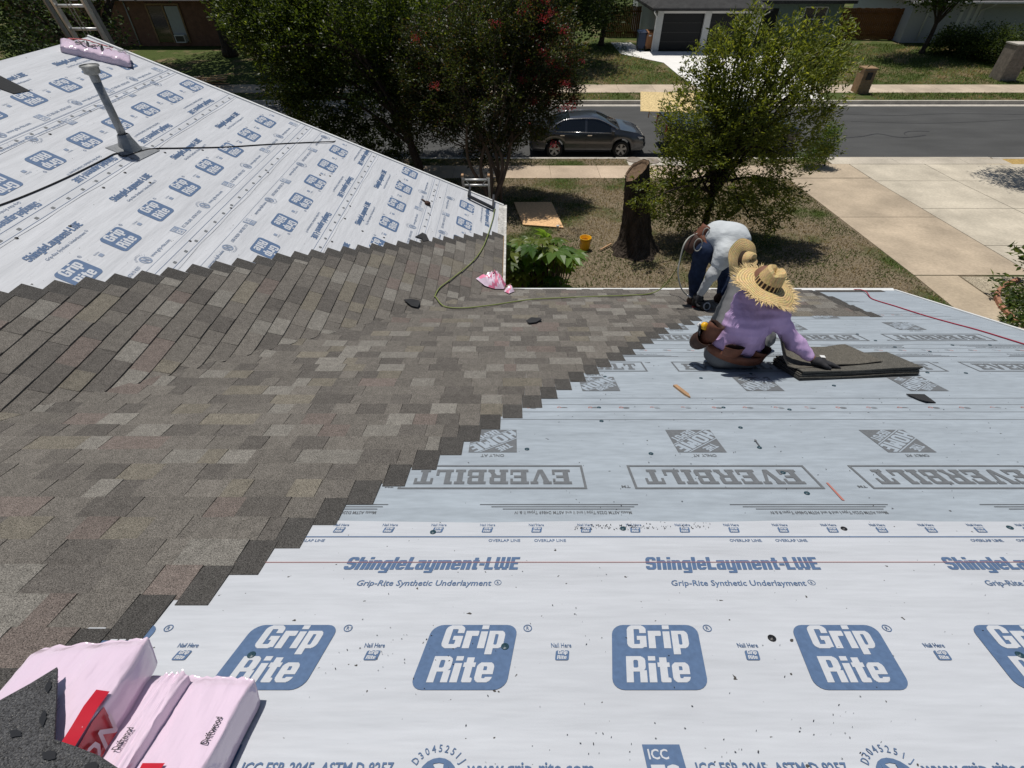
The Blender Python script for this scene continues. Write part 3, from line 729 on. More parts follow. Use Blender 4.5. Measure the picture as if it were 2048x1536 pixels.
for q in ((33, 476), (207, 375), (250, 340 if False else 345), (380, 487 if False else 482), (462, 416), (536, 345), (300, 365), (140, 452)): cap(*q, Sw, WSH[3], 'cap_black')
for q in ((660, 352), (664, 483), (690, 437), (700, 412), (640, 350), (725, 462)): cap(*q, Sw, WSH[2], 'cap_black')
for q in ((868, 383), (860, 430), (880, 395), (768, 475), (800, 362)): cap(*q, Sw, WSH[1], 'cap_black')
for q in ((405, 300), (100, 268), (180, 222), (330, 305)): cap(*q, Sw, WSH[4], 'cap_black')

# ---- shingles
PAL = [((.124, .114, .101), 5), ((.182, .172, .153), 2.0), ((.150, .136, .110), 1.3), ((.142, .118, .105), 1.0), ((.098, .090, .081), 3.2), ((.138, .127, .112), 3)]
PW = [p_[1] for p_ in PAL]
DARK = (.064, .061, .057)
def tabmesh(kind, a0, a1, s0, s1, z0, z1, n):
    V = []; Fc = []; ok = []; rows = []
    for i in range(n+1):
        a = a0+(a1-a0)*i/n
        if kind == 'm':
            sv = max(0, (XE-a)*WS/MS*KM)-.05 if a < XE else -1
        else:
            sv = max(0, (YE-a)*MS/WS*KW)-.005 if a < YE else -1
        b = max(s0, sv)
        rows.append(None if b >= s1-.004 else (a, b, s1))
    def P(a, s, off):
        if kind == 'm': X, Y = a, YE-s/KM
        else: X, Y = XE-s/KW, a
        return (X, Y, surf(X, Y)+off)
    prev = None; first = None
    for r_ in rows:
        if r_ is None: prev = None; continue
        a, b, t = r_; o = len(V)
        f = lambda s: z0+(z1-z0)*(s-s0)/(s1-s0)
        V += [P(a, b, f(b)), P(a, t, f(t)), P(a, b, f(b)-.016), P(a, t, f(t)-.012)]
        if prev is None: Fc.append([o, o+1, o+3, o+2])
        else: Fc += [[prev, o, o+1, prev+1], [prev, prev+2, o+2, o]]
        prev = o
    if prev is not None: Fc.append([prev, prev+2, prev+3, prev+1])
    return V, Fc
tabs = []
def addtab(kind, a0, a1, s0, s1, z0, z1, col):
    am, smid = (a0+a1)/2, (s0+s1)/2
    if kind == 'm':
        d = smid-max(0, (XE-a0)*WS/MS*KM) if a0 < XE else 9
        if a0 < XE and s1 < (XE-a1)*WS/MS*KM-.06: return
        c = [Sm(a, s) for a, s in ((a0, s0), (a1, s0), (a1, s1), (a0, s1))]
    else:
        d = smid-max(0, (YE-a0)*MS/WS*KW) if a0 < YE else 9
        if a0 < YE and s1 < (YE-a1)*MS/WS*KW-.02: return
        c = [Sw(a, s) for a, s in ((a0, s0), (a1, s0), (a1, s1), (a0, s1))]
    q = [pxof(p_) for p_ in c]
    if max(x for x, y in q) < -60 or min(x for x, y in q) > 2100 or min(y for x, y in q) > 1640: return
    n = max(1, int((a1-a0)/.035)) if d < .45 else 1
    V, Fc = tabmesh(kind, a0, a1, s0, s1, z0, z1, n)
    if not Fc: return
    ar = abs(sum(q[i][0]*q[(i+1) % 4][1]-q[(i+1) % 4][0]*q[i][1] for i in range(4)))/2
    if not (-20 < sum(x for x, y in q)/4 < 2070 and sum(y for x, y in q)/4 < 1560): ar = 0
    tabs.append((ar, V, Fc, col))
def course(kind, lo, hi, s0, e, dark_to, over=.022):
    a = lo; raised = random.random() < .5; run = random.uniform(0, 1); last = None
    while a < hi-.015:
        w_ = random.choice((.10, .125, .15, .165, .18, .20, .24, .30) if kind == 'm' else (.14, .17, .2, .22, .25, .28, .33))*(random.uniform(.9, 1.1))
        b = min(a+w_, hi)
        if hi-b < .05: b = hi
        while True:
            col = random.choices(PAL, PW)[0][0]
            if col != last: break
        last = col
        if kind == 'm' and random.random() < .25: col = tuple(c*1.08 for c in col)
        k = random.uniform(.97, 1.13); z = .0165+(.0032 if raised else 0)+random.uniform(-.0005, .0008)
        addtab(kind, a, b-.0015, s0+random.uniform(-.002, .002), s0+e+over, z, .0072, tuple(c*k for c in col))
        a = b; raised = not raised
    if dark_to > hi:      # uncovered head lap of this row's neighbour at the stair end
        addtab(kind, hi, dark_to, s0+.002, s0+e+.045, .0125, .0085, vary(DARK, .12))
EM = .1415
stair = sorted([(5.30, -1.40), (5.155, -1.28), (5.02, -1.15), (4.871, -1.02), (4.725, -.902), (4.576, -.804), (4.428, -.707), (4.267, -.585), (4.118, -.459), (3.97, -.326), (3.822, -.228), (3.674, -.128), (3.525, .006), (3.389, .134), (3.234, .242), (3.089, .351), (2.95, .467), (2.82, .568), (2.68, .668), (2.542, .812), (2.393, .943), (2.272, 1.013), (2.144, 1.10), (2.022, 1.218), (1.88, 1.307), (1.759, 1.402), (1.616, 1.566), (1.475, 1.72), (1.33, 1.85)])
ss_, sx_ = zip(*stair)
s = .06-EM; c = 0
while s < 5.9:
    st = s+EM
    if st < 1.26: end = 3.52+random.uniform(-.05, .05); dk_ = end+.12
    else:
        dk_ = float(np.interp(st, ss_, sx_)) if st < 5.3 else -1.40-(st-5.3)*.85; dk_ += random.uniform(-.012, .012); end = dk_-.112+random.uniform(-.015, .015)
    lo = XE-(st/KM)*MS/WS-.12 if s > 0 else XE-.03
    course('m', max(lo+random.uniform(0, .05), -4.2), end, max(s, -.018), EM if s > 0 else st+.018, dk_)
    s += EM; c += 1
EWG = .1285
ws_ = [0.0, 1.6, 2.3, 3.0, 3.6, 5.3]; wy_ = [6.98, 5.33, 4.60, 3.80, 3.17, 1.45]
s = .012
while s < 4.95:
    dk_ = float(np.interp(s+EWG*.5, ws_, wy_)); end = dk_-.135
    lo = YE-((s+EWG)/KW)*WS/MS-.1
    course('w', max(lo, 1.0)+random.uniform(-.04, .02), end, s, EWG, dk_, .018)
    s += EWG
addtab('m', 3.66, 4.46, .01, .10, .012, .0085, DARK)
tabs.sort(key=lambda t_: -t_[0])
for ar, V, Fc, col in tabs[:300]: raw('shingle', V, Fc, 'shingle', HOUSE, None, [col]*len(Fc))
mb = MB()
for ar, V, Fc, col in tabs[300:]: mb.add(V, Fc, 0, col)
tag(mb.build('shingles', 'shingle', HOUSE), None, None, None, 'stuff')
# ---------------------------------------------------------------- things on the roof
# vent pipe with flashing and cap
b = Pw(258, 296)
vp = thing('vent_pipe', 'galvanized vent pipe with a capped top rising from the white underlayment', 'vent pipe', b)
mb = MB(); lean = Vector((-.02, .0, 1)).normalized()
mb.tube([b-lean*.05, b+lean*.68], .037, 20); mb.build('pipe', 'galv', vp, True)
mb = MB(); mb.lathe([(.0395, 0), (.0395, .06)], b+lean*.60, n=20); mb.build('sleeve', 'galv', vp, True)
mb = MB(); c = b+lean*.66
mb.lathe([(.044, .0), (.068, .012), (.072, .062), (.080, .069), (.0, .086)], c, n=18); mb.lathe([(.083, .066), (.085, .073), (.08, .08)], c, n=18); mb.build('cap', 'galv_cap', vp)
mb = MB(); q = [Pw(x, y, .012) for x, y in ((210, 295), (243, 284), (320, 300), (277, 321))]
mb.add(q+[p_-WN*.004 for p_ in q], [[0, 1, 2, 3], [0, 4, 5, 1], [1, 5, 6, 2], [2, 6, 7, 3], [3, 7, 4, 0]]); fl = mb.build('flashing', 'galv', vp)
mb = MB(); mb.lathe([(.105, -.03), (.085, .03), (.062, .09), (.056, .12), (.049, .125)], b+WN*.01, (Vector((1, 0, 0)), Vector((0, 1, 0)), lean), n=20); mb.build('collar', 'galv', vp, True)
# cables and hoses
def cable(name, pts, r, mat, label, cat, n=8):
    mb = MB(); mb.tube(spline(pts, n), r, 7); o = mb.build(name, mat, None, True); return tag(o, label, cat)
cable('black_cable', [Pw(x, y, .012) for x, y in ((-60, 428), (0, 410), (70, 383), (140, 352), (205, 320), (232, 307), (250, 312), (300, 298), (360, 296), (450, 294), (530, 289), (610, 285), (668, 283))]+[Vector((-2.62, 8.0, 4.1)), Vector((-2.6, 8.05, 3.6))], .0065, 'black_rubber', 'black cable trailing across the white underlayment past the vent pipe', 'cable')
gh = [Vector((-.2, YR+.03, ZE-.2)), Pw(990, 418, .02), Pw(985, 440, .025), Pw(968, 490, .03), Pw(945, 523, .03), Pw(905, 556, .03), Pw(880, 575, .03), Pw(870, 592, .025)]
gh += [Vector((p_.x, p_.y, surf(p_.x, p_.y)+.03)) for p_ in (Pm(874, 610), Pm(890, 619), Pm(930, 621), Pm(985, 615), Pm(1060, 604), Pm(1130, 600), Pm(1200, 597), Pm(1260, 595), Pm(1302, 591))]
gh += [Py(1330, 570, 5.25), Py(1355, 535, 5.2), Py(1372, 500, 5.05), Py(1388, 478, 4.9)]
cable('air_hose', gh, .0065, 'hose_green', 'olive green air hose curling over the shingles to the bending worker', 'hose', 7)
rh = [Vector((3.1, YE+.06, ZE-.25)), Pm(1705, 579, .012), Pm(1745, 598, .012), Pm(1790, 612, .012), Pm(1850, 631, .012), Pm(1900, 645, .012), Pm(1960, 661, .012), Pm(2048, 688, .012), Pm(2200, 735, .012)]
cable('red_hose', rh, .0055, 'red_hose', 'dark red hose stretched over the grey underlayment near the right roof edge', 'hose', 6)
# loose scraps: bent shingle off-cuts, each with thickness
def scrap(name, P, N_, mat, label, cat, th=.006, curl=.012, group=None):
    P = [Vector(p_) for p_ in P]; c = sum(P, Vector())/len(P); n = len(P)
    V = [p_+N_*(curl*(.5+.5*math.sin(i*2.4))) for i, p_ in enumerate(P)]; V = V+[c+N_*.004]+[v-N_*th for v in V]+[c-N_*(th-.004)]
    Fc = [[i, (i+1) % n, n] for i in range(n)]+[[n+1+(i+1) % n, n+1+i, 2*n+1] for i in range(n)]+[[i, n+1+i, n+1+(i+1) % n, (i+1) % n] for i in range(n)]
    return tag(raw(name, V, Fc, mat), label, cat, group)
GS = 'loose shingle scraps'
sf = lambda P: [Vector((p_.x, p_.y, surf(p_.x, p_.y)+.032)) for p_ in P]
scrap('shingle_scrap', sf([Pw(x, y) for x, y in ((808, 606), (822, 605), (840, 607), (840, 616), (836, 623), (824, 619))]), WN, 'scrap', 'rounded black shingle scrap lying by the bend of the green hose', 'scrap', group=GS)
scrap('shingle_scrap', sf([Pm(x, y) for x, y in ((1052, 648), (1062, 642), (1080, 641), (1083, 646), (1072, 651), (1058, 652))]), MN, 'scrap', 'flat black shingle scrap on the brown shingles in mid roof', 'scrap', group=GS)
scrap('shingle_scrap', [Pw(x, y, .012) for x, y in ((830, 474), (838, 470), (845, 465), (852, 470), (858, 481), (846, 483), (843, 478))], WN, 'scrap', 'torn black scrap at the jagged shingle edge below the ladder', 'scrap', group=GS)
scrap('shingle_scrap', [Pm(x, y, .012) for x, y in ((1812, 789), (1848, 791), (1872, 805), (1852, 805), (1838, 800))], MN, 'scrap', 'pointed black shingle scrap on the grey underlayment beyond the shingle stack', 'scrap', group=GS)
scrap('shingle_strip', [Pw(x, y, .014) for x, y in ((-30, 136), (0, 151), (60, 181), (28, 187), (0, 177), (-30, 168))], WN, 'scrap', 'black shingle strip lying near the wing ridge at the picture edge', 'shingle strip', curl=.0)
mb = MB(); pc = Pw(855, 407, .02)
mb.lathe([(.0, .028), (.02, .03), (.036, .022), (.042, .0), (.038, -.015)], pc, (WDn, Vector((0, 1, 0)), WN), n=12); mb.tube([pc+Vector((-.03, .03, .01)), pc+Vector((-.07, .06, .03)), pc+Vector((-.1, .07, .02))], [.012, .01, .005], 6)
tag(mb.build('tape_pouch', 'leather_dark', None, True), 'small brown pouch dropped on the white underlayment below the ladder', 'pouch')
st = thing('wood_stake', 'short pointed wooden stick lying on the grey underlayment', 'stick', Pm(1365, 784))
mb = MB(); a, bb = Pm(1350, 771, .012), Pm(1381, 795, .012)
d = (bb-a).normalized(); x_ = d.cross(MN).normalized()
mb.bar(a, bb-d*.05, .028, .014, MN); mb.build('shaft', 'wood', st)
mb = MB(); V = [bb-d*.05+x_*.014+MN*.007, bb-d*.05-x_*.014+MN*.007, bb+MN*.004, bb-d*.05+x_*.014-MN*.007, bb-d*.05-x_*.014-MN*.007, bb-MN*.004]
mb.add(V, [[0, 1, 2], [3, 5, 4], [0, 2, 5, 3], [1, 4, 5, 2]]); mb.build('point', 'wood', st)
# loose nail on the sheet
mb = MB(); mb.tube([Pm(1511, 881, .012), Pm(1519, 892, .010)], .003, 6); mb.lathe([(0, .002), (.007, .002), (.007, 0)], Pm(1511, 881, .013), (Vector((1, 0, 0)), Vector((0, 1, 0)), MD), n=8)
tag(mb.build('roofing_nail', 'steel'), 'loose steel nail on the grey underlayment beside a round cap', 'nail')
# stacks of debris specks
def specks(name, pts, mat, S, parent, r):
    mb = MB()
    for x, y in pts:
        p_ = S(x, y, .0092); k = r*random.uniform(.5, 1.5); a = random.uniform(0, 6.28)
        u, v = Vector((math.cos(a), math.sin(a), 0)), Vector((-math.sin(a), math.cos(a), 0))
        mb.add([p_+u*k*1.6, p_+v*k*.6, p_-u*k*1.4, p_-v*k*.7, p_+Vector((0, 0, k*.4))], [[0, 1, 4], [1, 2, 4], [2, 3, 4], [3, 0, 4]])
    return tag(mb.build(name, mat, parent), None, None, None, 'stuff')
pts = [(random.uniform(560, 2040), random.uniform(1110, 1530)) for _ in range(55)]
for _ in range(9):
    cx_, cy_ = random.uniform(700, 2000), random.uniform(1130, 1500); pts += [(random.gauss(cx_, 45), random.gauss(cy_, 28)) for _ in range(random.randint(5, 16))]
pts = [q for q in pts if q[0] > 560-(q[1]-1080)*.7+60]
specks('granules', pts, 'ink', Pm, MSH[4], .0017)
specks('granules', [(random.uniform(1150, 1300), random.gauss(1053, 3)) for _ in range(90)]+[(random.uniform(1290, 1420), random.gauss(1053, 4)) for _ in range(40)], 'ink', Pm, MSH[4], .0022)
specks('granules', [(random.uniform(1100, 2040), random.uniform(700, 1030)) for _ in range(90)], 'ink', Pm, MSH[3], .0026)

# ---------------------------------------------------------------- pink-wrapped shingle bundles in the foreground
def bundle(name, o, ux, uy, L, Wd, Hh, N_, seed, label, dents=.012, mats='pink_wrap', taper=1.0, nx=70, ny=12):
    """a wrapped bundle: rounded box with sagging, pleated plastic; o = top corner, ux across, uy along"""
    r_ = random.Random(seed); th = thing(name, label, 'shingle bundle', o, 'pink wrapped shingle bundles')
    ph = [r_.uniform(0, 6.28) for _ in range(8)]; V = []; Fc = []
    prof = [(-.5, -1.0), (-.503, -.75), (-.505, -.5), (-.503, -.25), (-.502, -.06), (-.495, -.01)]+[(q/20*.97, .012) for q in range(-10, 11)]+[(.495, -.01), (.502, -.06), (.503, -.25), (.505, -.5), (.503, -.75), (.5, -1.0)]
    m = len(prof)
    for i in range(nx+1):
        t = i/nx
        e = min(1, min(t, 1-t)*26); e2 = .965+.035*math.sqrt(max(0, 1-(1-e)**2))
        for j, (a, h) in enumerate(prof):
            wr = sum(am*math.exp(-(math.sin(t*kt+a*ka+ph[q])/.22)**2) for q, (am, kt, ka) in enumerate(((.006, 5, 7), (.005, 9, -6), (.005, 3, 13), (.004, 14, 9), (.004, 21, -14))))*(.5+.8*max(0, a+.3))
            pl = .010*max(0, math.sin(a*26+t*9+ph[3]))*(1-e)
            x = (a*e2+.5)*Wd*(1+.02*math.sin(t*9+ph[4])); z = h*Hh*(1 if h < 0 else e)+(wr+pl if h > -.8 else 0)-(1-e)*.16*Hh*(1 if h > -.4 else 0)
            V.append(o+ux*x+uy*(t*L)+N_*z)
    for i in range(nx):
        for j in range(m-1): Fc.append([i*m+j, i*m+j+1, (i+1)*m+j+1, (i+1)*m+j])
    for i, rev in ((0, False), (nx, True)): Fc.append([i*m+j for j in range(m)][::-1 if rev else 1])
    raw('wrapper', V, Fc, mats, th, None, None, True)
    return th
def boxaxes(tl, tr, br, h):
    """edges of a bundle from pixels of its far end (tl, tr) and a point down its right side"""
    a, b_, c_ = Pm(*tl, h), Pm(*tr, h), Pm(*br, h)
    uy = (c_-b_).normalized(); ux = (b_-a); Wd = (ux-uy*ux.dot(uy)).length; ux = (ux-uy*ux.dot(uy)).normalized()
    return b_-ux*Wd, ux, uy, Wd, ux.cross(-uy).normalized()*1.0
tl, tr, br = (300, 1338), (513, 1350), (415, 1530)
o, ux, uy, Wd, N_ = boxaxes(tl, tr, br, .115)
bc = bundle('shingle_bundle', o, ux, uy, .9, Wd, .105, MN, 3, 'pink wrapped shingle bundle at the right of the foreground pile, with a red square mark')
def on_b(x, y, h): return Pm(x, y, h)
def patch(name, pts, h, mat, parent): mb = MB(); V = [Pm(x, y, h) for x, y in pts]; mb.add(V, [list(range(len(V)))]); return mb.build(name, mat, parent)
patch('red_mark', ((285, 1526), (330, 1526), (316, 1545), (275, 1545)), .128, 'red_label', bc)
def word(body, a_px, b_px, h, mat, parent, hh):
    a, b_ = Pm(*a_px, h), Pm(*b_px, h); d = (b_-a); w_ = d.length; d.normalize(); u = MN.cross(d).normalized()
    g = text2(body, 0, 0, hh, w_, .02, 0, 1, 'l'); mb = MB(); mb.add([a+d*x+u*y for x, y in g[0]], g[1]); return mb.build('lettering', mat, parent)
word('Driftwood', (413, 1488), (445, 1434), .124, 'ink', bc, .016)
tl, tr, br = (322, 1352), (377, 1345), (262, 1520)
o, ux, uy, Wd, N_ = boxaxes(tl, tr, br, .150)
bb_ = bundle('shingle_bundle', o, ux, uy, .8, Wd, .06, MN, 5, 'narrow fold of pink wrapped shingles between the two larger bundles', nx=60)
word('Driftwood', (236, 1500), (268, 1455), .162, 'ink', bb_, .016)
o, ux, uy, Wd, N_ = boxaxes((55, 1316), (297, 1270), (150, 1495), .215)
ba = bundle('shingle_bundle', o, ux, uy, .85, Wd, .10, MN, 8, 'topmost pink wrapped shingle bundle with a red printed band along its side')
def tl_strip(x0, x1, h0, h1, t0, t1, mat, name, off):
    mb = MB(); n = 10; V = []
    for i in range(n+1):
        t = t0+(t1-t0)*i/n; w1 = .004*math.sin(i*1.7)
        V += [o+ux*(x0*Wd)+uy*t+MN*(h0+w1)+ux*off, o+ux*(x1*Wd)+uy*t+MN*(h1+w1)+ux*off]
    mb.add(V, [[2*i, 2*i+2, 2*i+3, 2*i+1] for i in range(n)]); return mb.build(name, mat, ba, True)
tl_strip(.90, 1.0, .020, .010, .17, .60, 'red_label', 'label_band', .003)
tl_strip(1.006, 1.022, .0, -.09, .20, .60, 'red_label', 'label_side', .003)
g = text2('DURATION', 0, 0, .055, .36, .02, 0, 1, 'l'); mb = MB()
mb.add([o+ux*(Wd*1.022+.0075)+uy*(.56-x)+MN*(-.078+y) for x, y in g[0]], g[1]); mb.build('lettering', 'pale_print', ba)
mb = MB()
for k in range(11):
    x = .40+.028*k; mb.add([o+ux*(x*Wd)+uy*(.10+.01*k)+MN*.014, o+ux*((x+.006)*Wd)+uy*(.10+.01*k)+MN*.014, o+ux*((x+.006)*Wd)+uy*(.33+.02*(k % 3))+MN*.014, o+ux*(x*Wd)+uy*(.33+.02*(k % 3))+MN*.014], [[0, 1, 2, 3]])
mb.build('small_print', 'faint_ink', ba)
mb = MB(); P = [Pm(x, y, .258) for x, y in ((-60, 1412), (0, 1400), (60, 1367), (114, 1334), (112, 1400), (108, 1478), (150, 1492), (200, 1512), (250, 1545), (250, 1600), (-60, 1600))]
n = len(P); mb.add(P+[p_-MN*.008 for p_ in P], [list(range(n)), list(range(n, 2*n))[::-1]]+[[i, n+i, n+(i+1) % n, (i+1) % n] for i in range(n)], 0, (.062, .063, .066))
tp = tag(mb.build('cut_shingle', 'shingle'), 'cut dark shingle with tar dabs lying on the topmost pink bundle', 'shingle')
for cx, cy, dx, dy, r0 in ((98, 1360, -3, 26, 5), (88, 1420, -3, 34, 5), (20, 1462, 22, 10, 7), (85, 1505, 26, 12, 8), (170, 1530, 26, 10, 8)):
    a, b_ = Pm(cx, cy, .2605), Pm(cx+dx, cy+dy, .2605); d = (b_-a); u = d.cross(MN).normalized(); w_ = r0/1038*1.2
    mb = MB(); V = [a+d*t+u*w_*math.sin(math.pi*max(.03, min(.97, t)))*sg*random.uniform(.7, 1.2) for sg, ts in ((1, np.linspace(0, 1, 8)), (-1, np.linspace(1, 0, 8))) for t in ts]
    mb.add([v+MN*.001 for v in V], [list(range(16))]); mb.build('tar_dab', 'black_plastic', tp)
# wrapped bundle on the wing ridge
P = [Pw(108, 90, .05), Pw(150, 80, .11), Pw(178, 76, .12), Pw(272, 100, .10), Pw(276, 118, .075), Pw(268, 131, .06), Pw(200, 112, .07), Pw(128, 99, .06)]
rb = thing('ridge_bundle', 'pink wrapped shingle bundle with bold black print lying on the wing ridge', 'shingle bundle', P[0], 'pink wrapped shingle bundles')
a_, b_, c_ = Pw(120, 92, .07), Pw(262, 126, .07), Pw(278, 103, .07)
uy = (b_-a_).normalized(); L = (b_-a_).length; ux = (c_-b_); ux = ux-uy*ux.dot(uy); Wd = .30; ux.normalize(); n_ = ux.cross(uy); n_ = n_ if n_.z > 0 else -n_
V = []; Fc = []; nx = 24; prof = [(0, -.08), (0, -.02), (.012, 0), (.06, .01), (.14, .012), (.22, .01), (.285, 0), (.3, -.02), (.3, -.08)]; m = len(prof)
for i in range(nx+1):
    t = i/nx; e = min(1, min(t, 1-t)*10)
    for x, z in prof:
        wr = .010*math.sin(t*31+x*40)+.007*math.sin(t*57-x*23)
        V.append(a_+uy*(t*L)+ux*(x*.97)+n_*((z+.02)*(.55+.45*e)-.01+(wr if z > -.05 else 0)-.05*max(0, .25-t)))
for i in range(nx):
    for j in range(m-1): Fc.append([i*m+j, i*m+j+1, (i+1)*m+j+1, (i+1)*m+j])
Fc += [list(range(m)), [nx*m+j for j in range(m)]]
raw('wrapper', V, Fc, 'pink_wrap', rb, None, None, True)
for (t0, t1, x0, x1) in ((.20, .34, .20, .235), (.20, .50, .12, .15), (.36, .40, .10, .25), (.46, .60, .20, .225), (.56, .60, .13, .25), (.30, .55, .255, .27), (.62, .98, .245, .262)):
    mb = MB(); n = 5; VV = []
    for i in range(n+1):
        t = t0+(t1-t0)*i/n
        for x in (x0, x1): VV.append(a_+uy*(t*L)+ux*x+n_*(.036+.010*math.sin(t*31+x*40)+.007*math.sin(t*57-x*23)))
    mb.add(VV, [[2*i, 2*i+2, 2*i+3, 2*i+1] for i in range(n)]); mb.build('bold_print', 'ink', rb)
mb = MB(); mb.tube(spline([a_+uy*.1*L+ux*.30+n_*.0, a_+uy*.35*L+ux*.315+n_*.03, a_+uy*.5*L+ux*.31+n_*.025, a_+uy*.75*L+ux*.305+n_*.02], 6), [.006]*18+[.004], 6); mb.build('red_edge', 'red_label', rb, True)
# crumpled pink wrap in the inside corner
def crumple(name, pts, zf, mats, label, cat, hmax, seed, n=16):
    r_ = random.Random(seed); P = [Vector(p_) for p_ in pts]; c = sum(P, Vector())/len(P); V = []; Fc = []; fm = []
    K = 7; m = len(P)*3
    ring_ = []
    for i in range(len(P)):
        for k in range(3):
            t = k/3; ring_.append(P[i]*(1-t)+P[(i+1) % len(P)]*t)
    for k in range(K+1):
        f = 1-k/K
        for i, q in enumerate(ring_):
            v = c+(q-c)*f; h = hmax*(1-f*f)*(.45+.55*abs(math.sin(i*1.3+k*1.1+seed)))*r_.uniform(.6, 1.1) if 0 < k else .004
            V.append(Vector((v.x, v.y, zf(v)+.012+h)))
    for k in range(K):
        for i in range(m):
            Fc.append([k*m+i, k*m+(i+1) % m, (k+1)*m+(i+1) % m, (k+1)*m+i]); fm.append(1 if (math.sin(i*1.1+k*.9) > .45) else 0)
    return tag(raw(name, V, Fc, mats, None, fm, None, True), label, cat)
crumple('crumpled_wrap', [Pw(x, y) for x, y in ((952, 562), (975, 558), (996, 556), (1006, 562), (1012, 574), (1008, 588), (990, 585), (970, 577))], lambda v: surf(v.x, v.y)+.015, ['pink_wrap', 'pink_deep'], 'crumpled pink and white plastic wrap by the leafy plant', 'plastic wrap', .17, 2)
crumple('crumpled_wrap', [Pm(x, y) for x, y in ((1008, 588), (1014, 583), (1026, 582), (1029, 588), (1018, 592))], lambda v: surf(v.x, v.y)+.015, ['pink_wrap', 'pink_deep'], 'small ball of pink wrap on the eave edge', 'plastic wrap', .09, 4)

# ---------------------------------------------------------------- stack of shingles beside the sitting worker
sk = thing('shingle_stack', 'stack of dark shingles on the grey underlayment under the gloved hand', 'shingle stack', Pm(1700, 740))
a, b_ = Pm(1600, 763), Pm(1838, 753); ux = (b_-a).normalized(); L = (b_-a).length; uy = MN.cross(ux).normalized()
for i in range(9):
    dx = random.uniform(-.012, .012); dy = random.uniform(-.008, .008); h = .008+.0072*i
    mb = MB(); n = 8; V = []
    for k in range(n+1):
        for w_ in (0, .16, .33):
            q = a+ux*(dx+L*k/n)+uy*(dy+w_); sag = .004*math.sin(k*.9+i)
            V += [q+MN*(h+sag+.0062), q+MN*(h+sag)]
    Fc = []
    for k in range(n):
        for w_ in (0, 2):
            o_ = k*6+w_; Fc += [[o_, o_+6, o_+8, o_+2], [o_+1, o_+3, o_+9, o_+7]]
        o_ = k*6; Fc += [[o_, o_+1, o_+7, o_+6], [o_+4, o_+10, o_+11, o_+5]]
    Fc += [[0, 2, 3, 1], [2, 4, 5, 3], [n*6, n*6+1, n*6+3, n*6+2], [n*6+2, n*6+3, n*6+5, n*6+4]]
    mb.add(V, Fc, 0, vary((.098, .094, .082), .12)); mb.build('shingle', 'shingle', sk)
# a shingle lifted off the stack, bent up at its left end
ls = thing('lifted_shingle', 'bent brown shingle being lifted off the stack by the worker', 'shingle', Pm(1640, 715))
V = []; Fc = []; n = 14; a2, b2 = Pm(1540, 741, .075), Pm(1765, 724, .08); far0, far1 = Pm(1548, 702, .075), Pm(1690, 690, .085)
for k in range(n+1):
    t = k/n; lift = .22*max(0, 1-t/.2)**2
    for w_ in (0, .5, 1):
        q = (a2*(1-t)+b2*t)*(1-w_)+(far0*(1-t)+far1*t)*w_
        q = q+MN*(lift+.004*math.sin(k+w_))+Vector((.16*max(0, .16-t), 0, 0)); V += [q+MN*.005, q]
for k in range(n):
    for w_ in (0, 2): o_ = k*6+w_; Fc += [[o_, o_+6, o_+8, o_+2], [o_+1, o_+3, o_+9, o_+7]]
    o_ = k*6; Fc += [[o_, o_+1, o_+7, o_+6], [o_+4, o_+10, o_+11, o_+5]]
Fc += [[0, 2, 3, 1], [2, 4, 5, 3], [n*6, n*6+1, n*6+3, n*6+2], [n*6+2, n*6+3, n*6+5, n*6+4]]
raw('sheet', V, Fc, 'shingle', ls, None, [(.115, .106, .088)]*len(Fc))
# hammer beside the worker
hm = thing('hammer', 'hammer lying on the grey underlayment below the tool belt', 'hammer', Pm(1430, 725))
mb = MB(); mb.tube([Pm(1438, 716, .012), Pm(1437, 733, .012)], .012, 8); mb.build('handle', 'leather_dark', hm, True)
mb = MB(); mb.bar(Pm(1413, 729, .016), Pm(1449, 729, .016), .022, .022, MN); mb.lathe([(.0, .012), (.016, .012), (.016, -.012), (0, -.012)], Pm(1412, 729, .016), (MN, MD, Vector((1, 0, 0))), n=10); mb.build('head', 'steel', hm)

# ---------------------------------------------------------------- ladders against the gable
def ladder(name, label, foot, top, width_dir, w_, rungs, rail=(.03, .075), mat='alu', brace=None):
    t = thing(name, label, 'ladder', foot); foot, top = Vector(foot), Vector(top); wd_ = Vector(width_dir)
    up = (top-foot).normalized(); nn = up.cross(wd_).normalized()
    for sg in (-1, 1):
        mb = MB(); mb.bar(foot+wd_*sg*w_/2, top+wd_*sg*w_/2, rail[1], rail[0], wd_); mb.build('rail', mat, t)
    L = (top-foot).length
    for k in [.07, .17]+list(np.arange(.42, L-.05, .30)):
        mb = MB(); q = top-up*float(k); mb.tube([q-wd_*w_/2, q+wd_*w_/2], .019, 8); mb.build('rung', mat, t, True)
    return t, up, nn
tA = Py(951, 352, 8.22); ft = Vector((tA.x, 9.3, gz(9.3)))
t, up, nn = ladder('ladder', 'aluminium ladder top standing over the gable edge in front of the flowering tree', ft, tA, (1, 0, 0), .41, 0)
for sg in (-1, 1):
    mb = MB(); mb.bar(tA+Vector((sg*.2, 0, 0))-up*.02, tA+Vector((sg*.1, 0, 0))-up*.16, .02, .012); mb.build('brace', 'alu', t)
    mb = MB(); mb.box(tA+Vector((sg*.205, 0, 0))+up*.01, (.036, .08, .03)); mb.build('end_cap', 'wood', t)
q0, q1 = Pw(937, 392, .05), Pw(986, 416, .05)
mb = MB(); mb.bar(q0, q1, .05, .03); mb.bar(q0, q0+Vector((0, .4, -.02)), .03, .03); mb.bar(q1, q1+Vector((0, .36, .05)), .03, .03); mb.build('stand_off', 'black_plastic', t)
tB = Py(100, -60, 8.25); fB = Vector((tB.x+.15, 9.6, gz(9.6)))
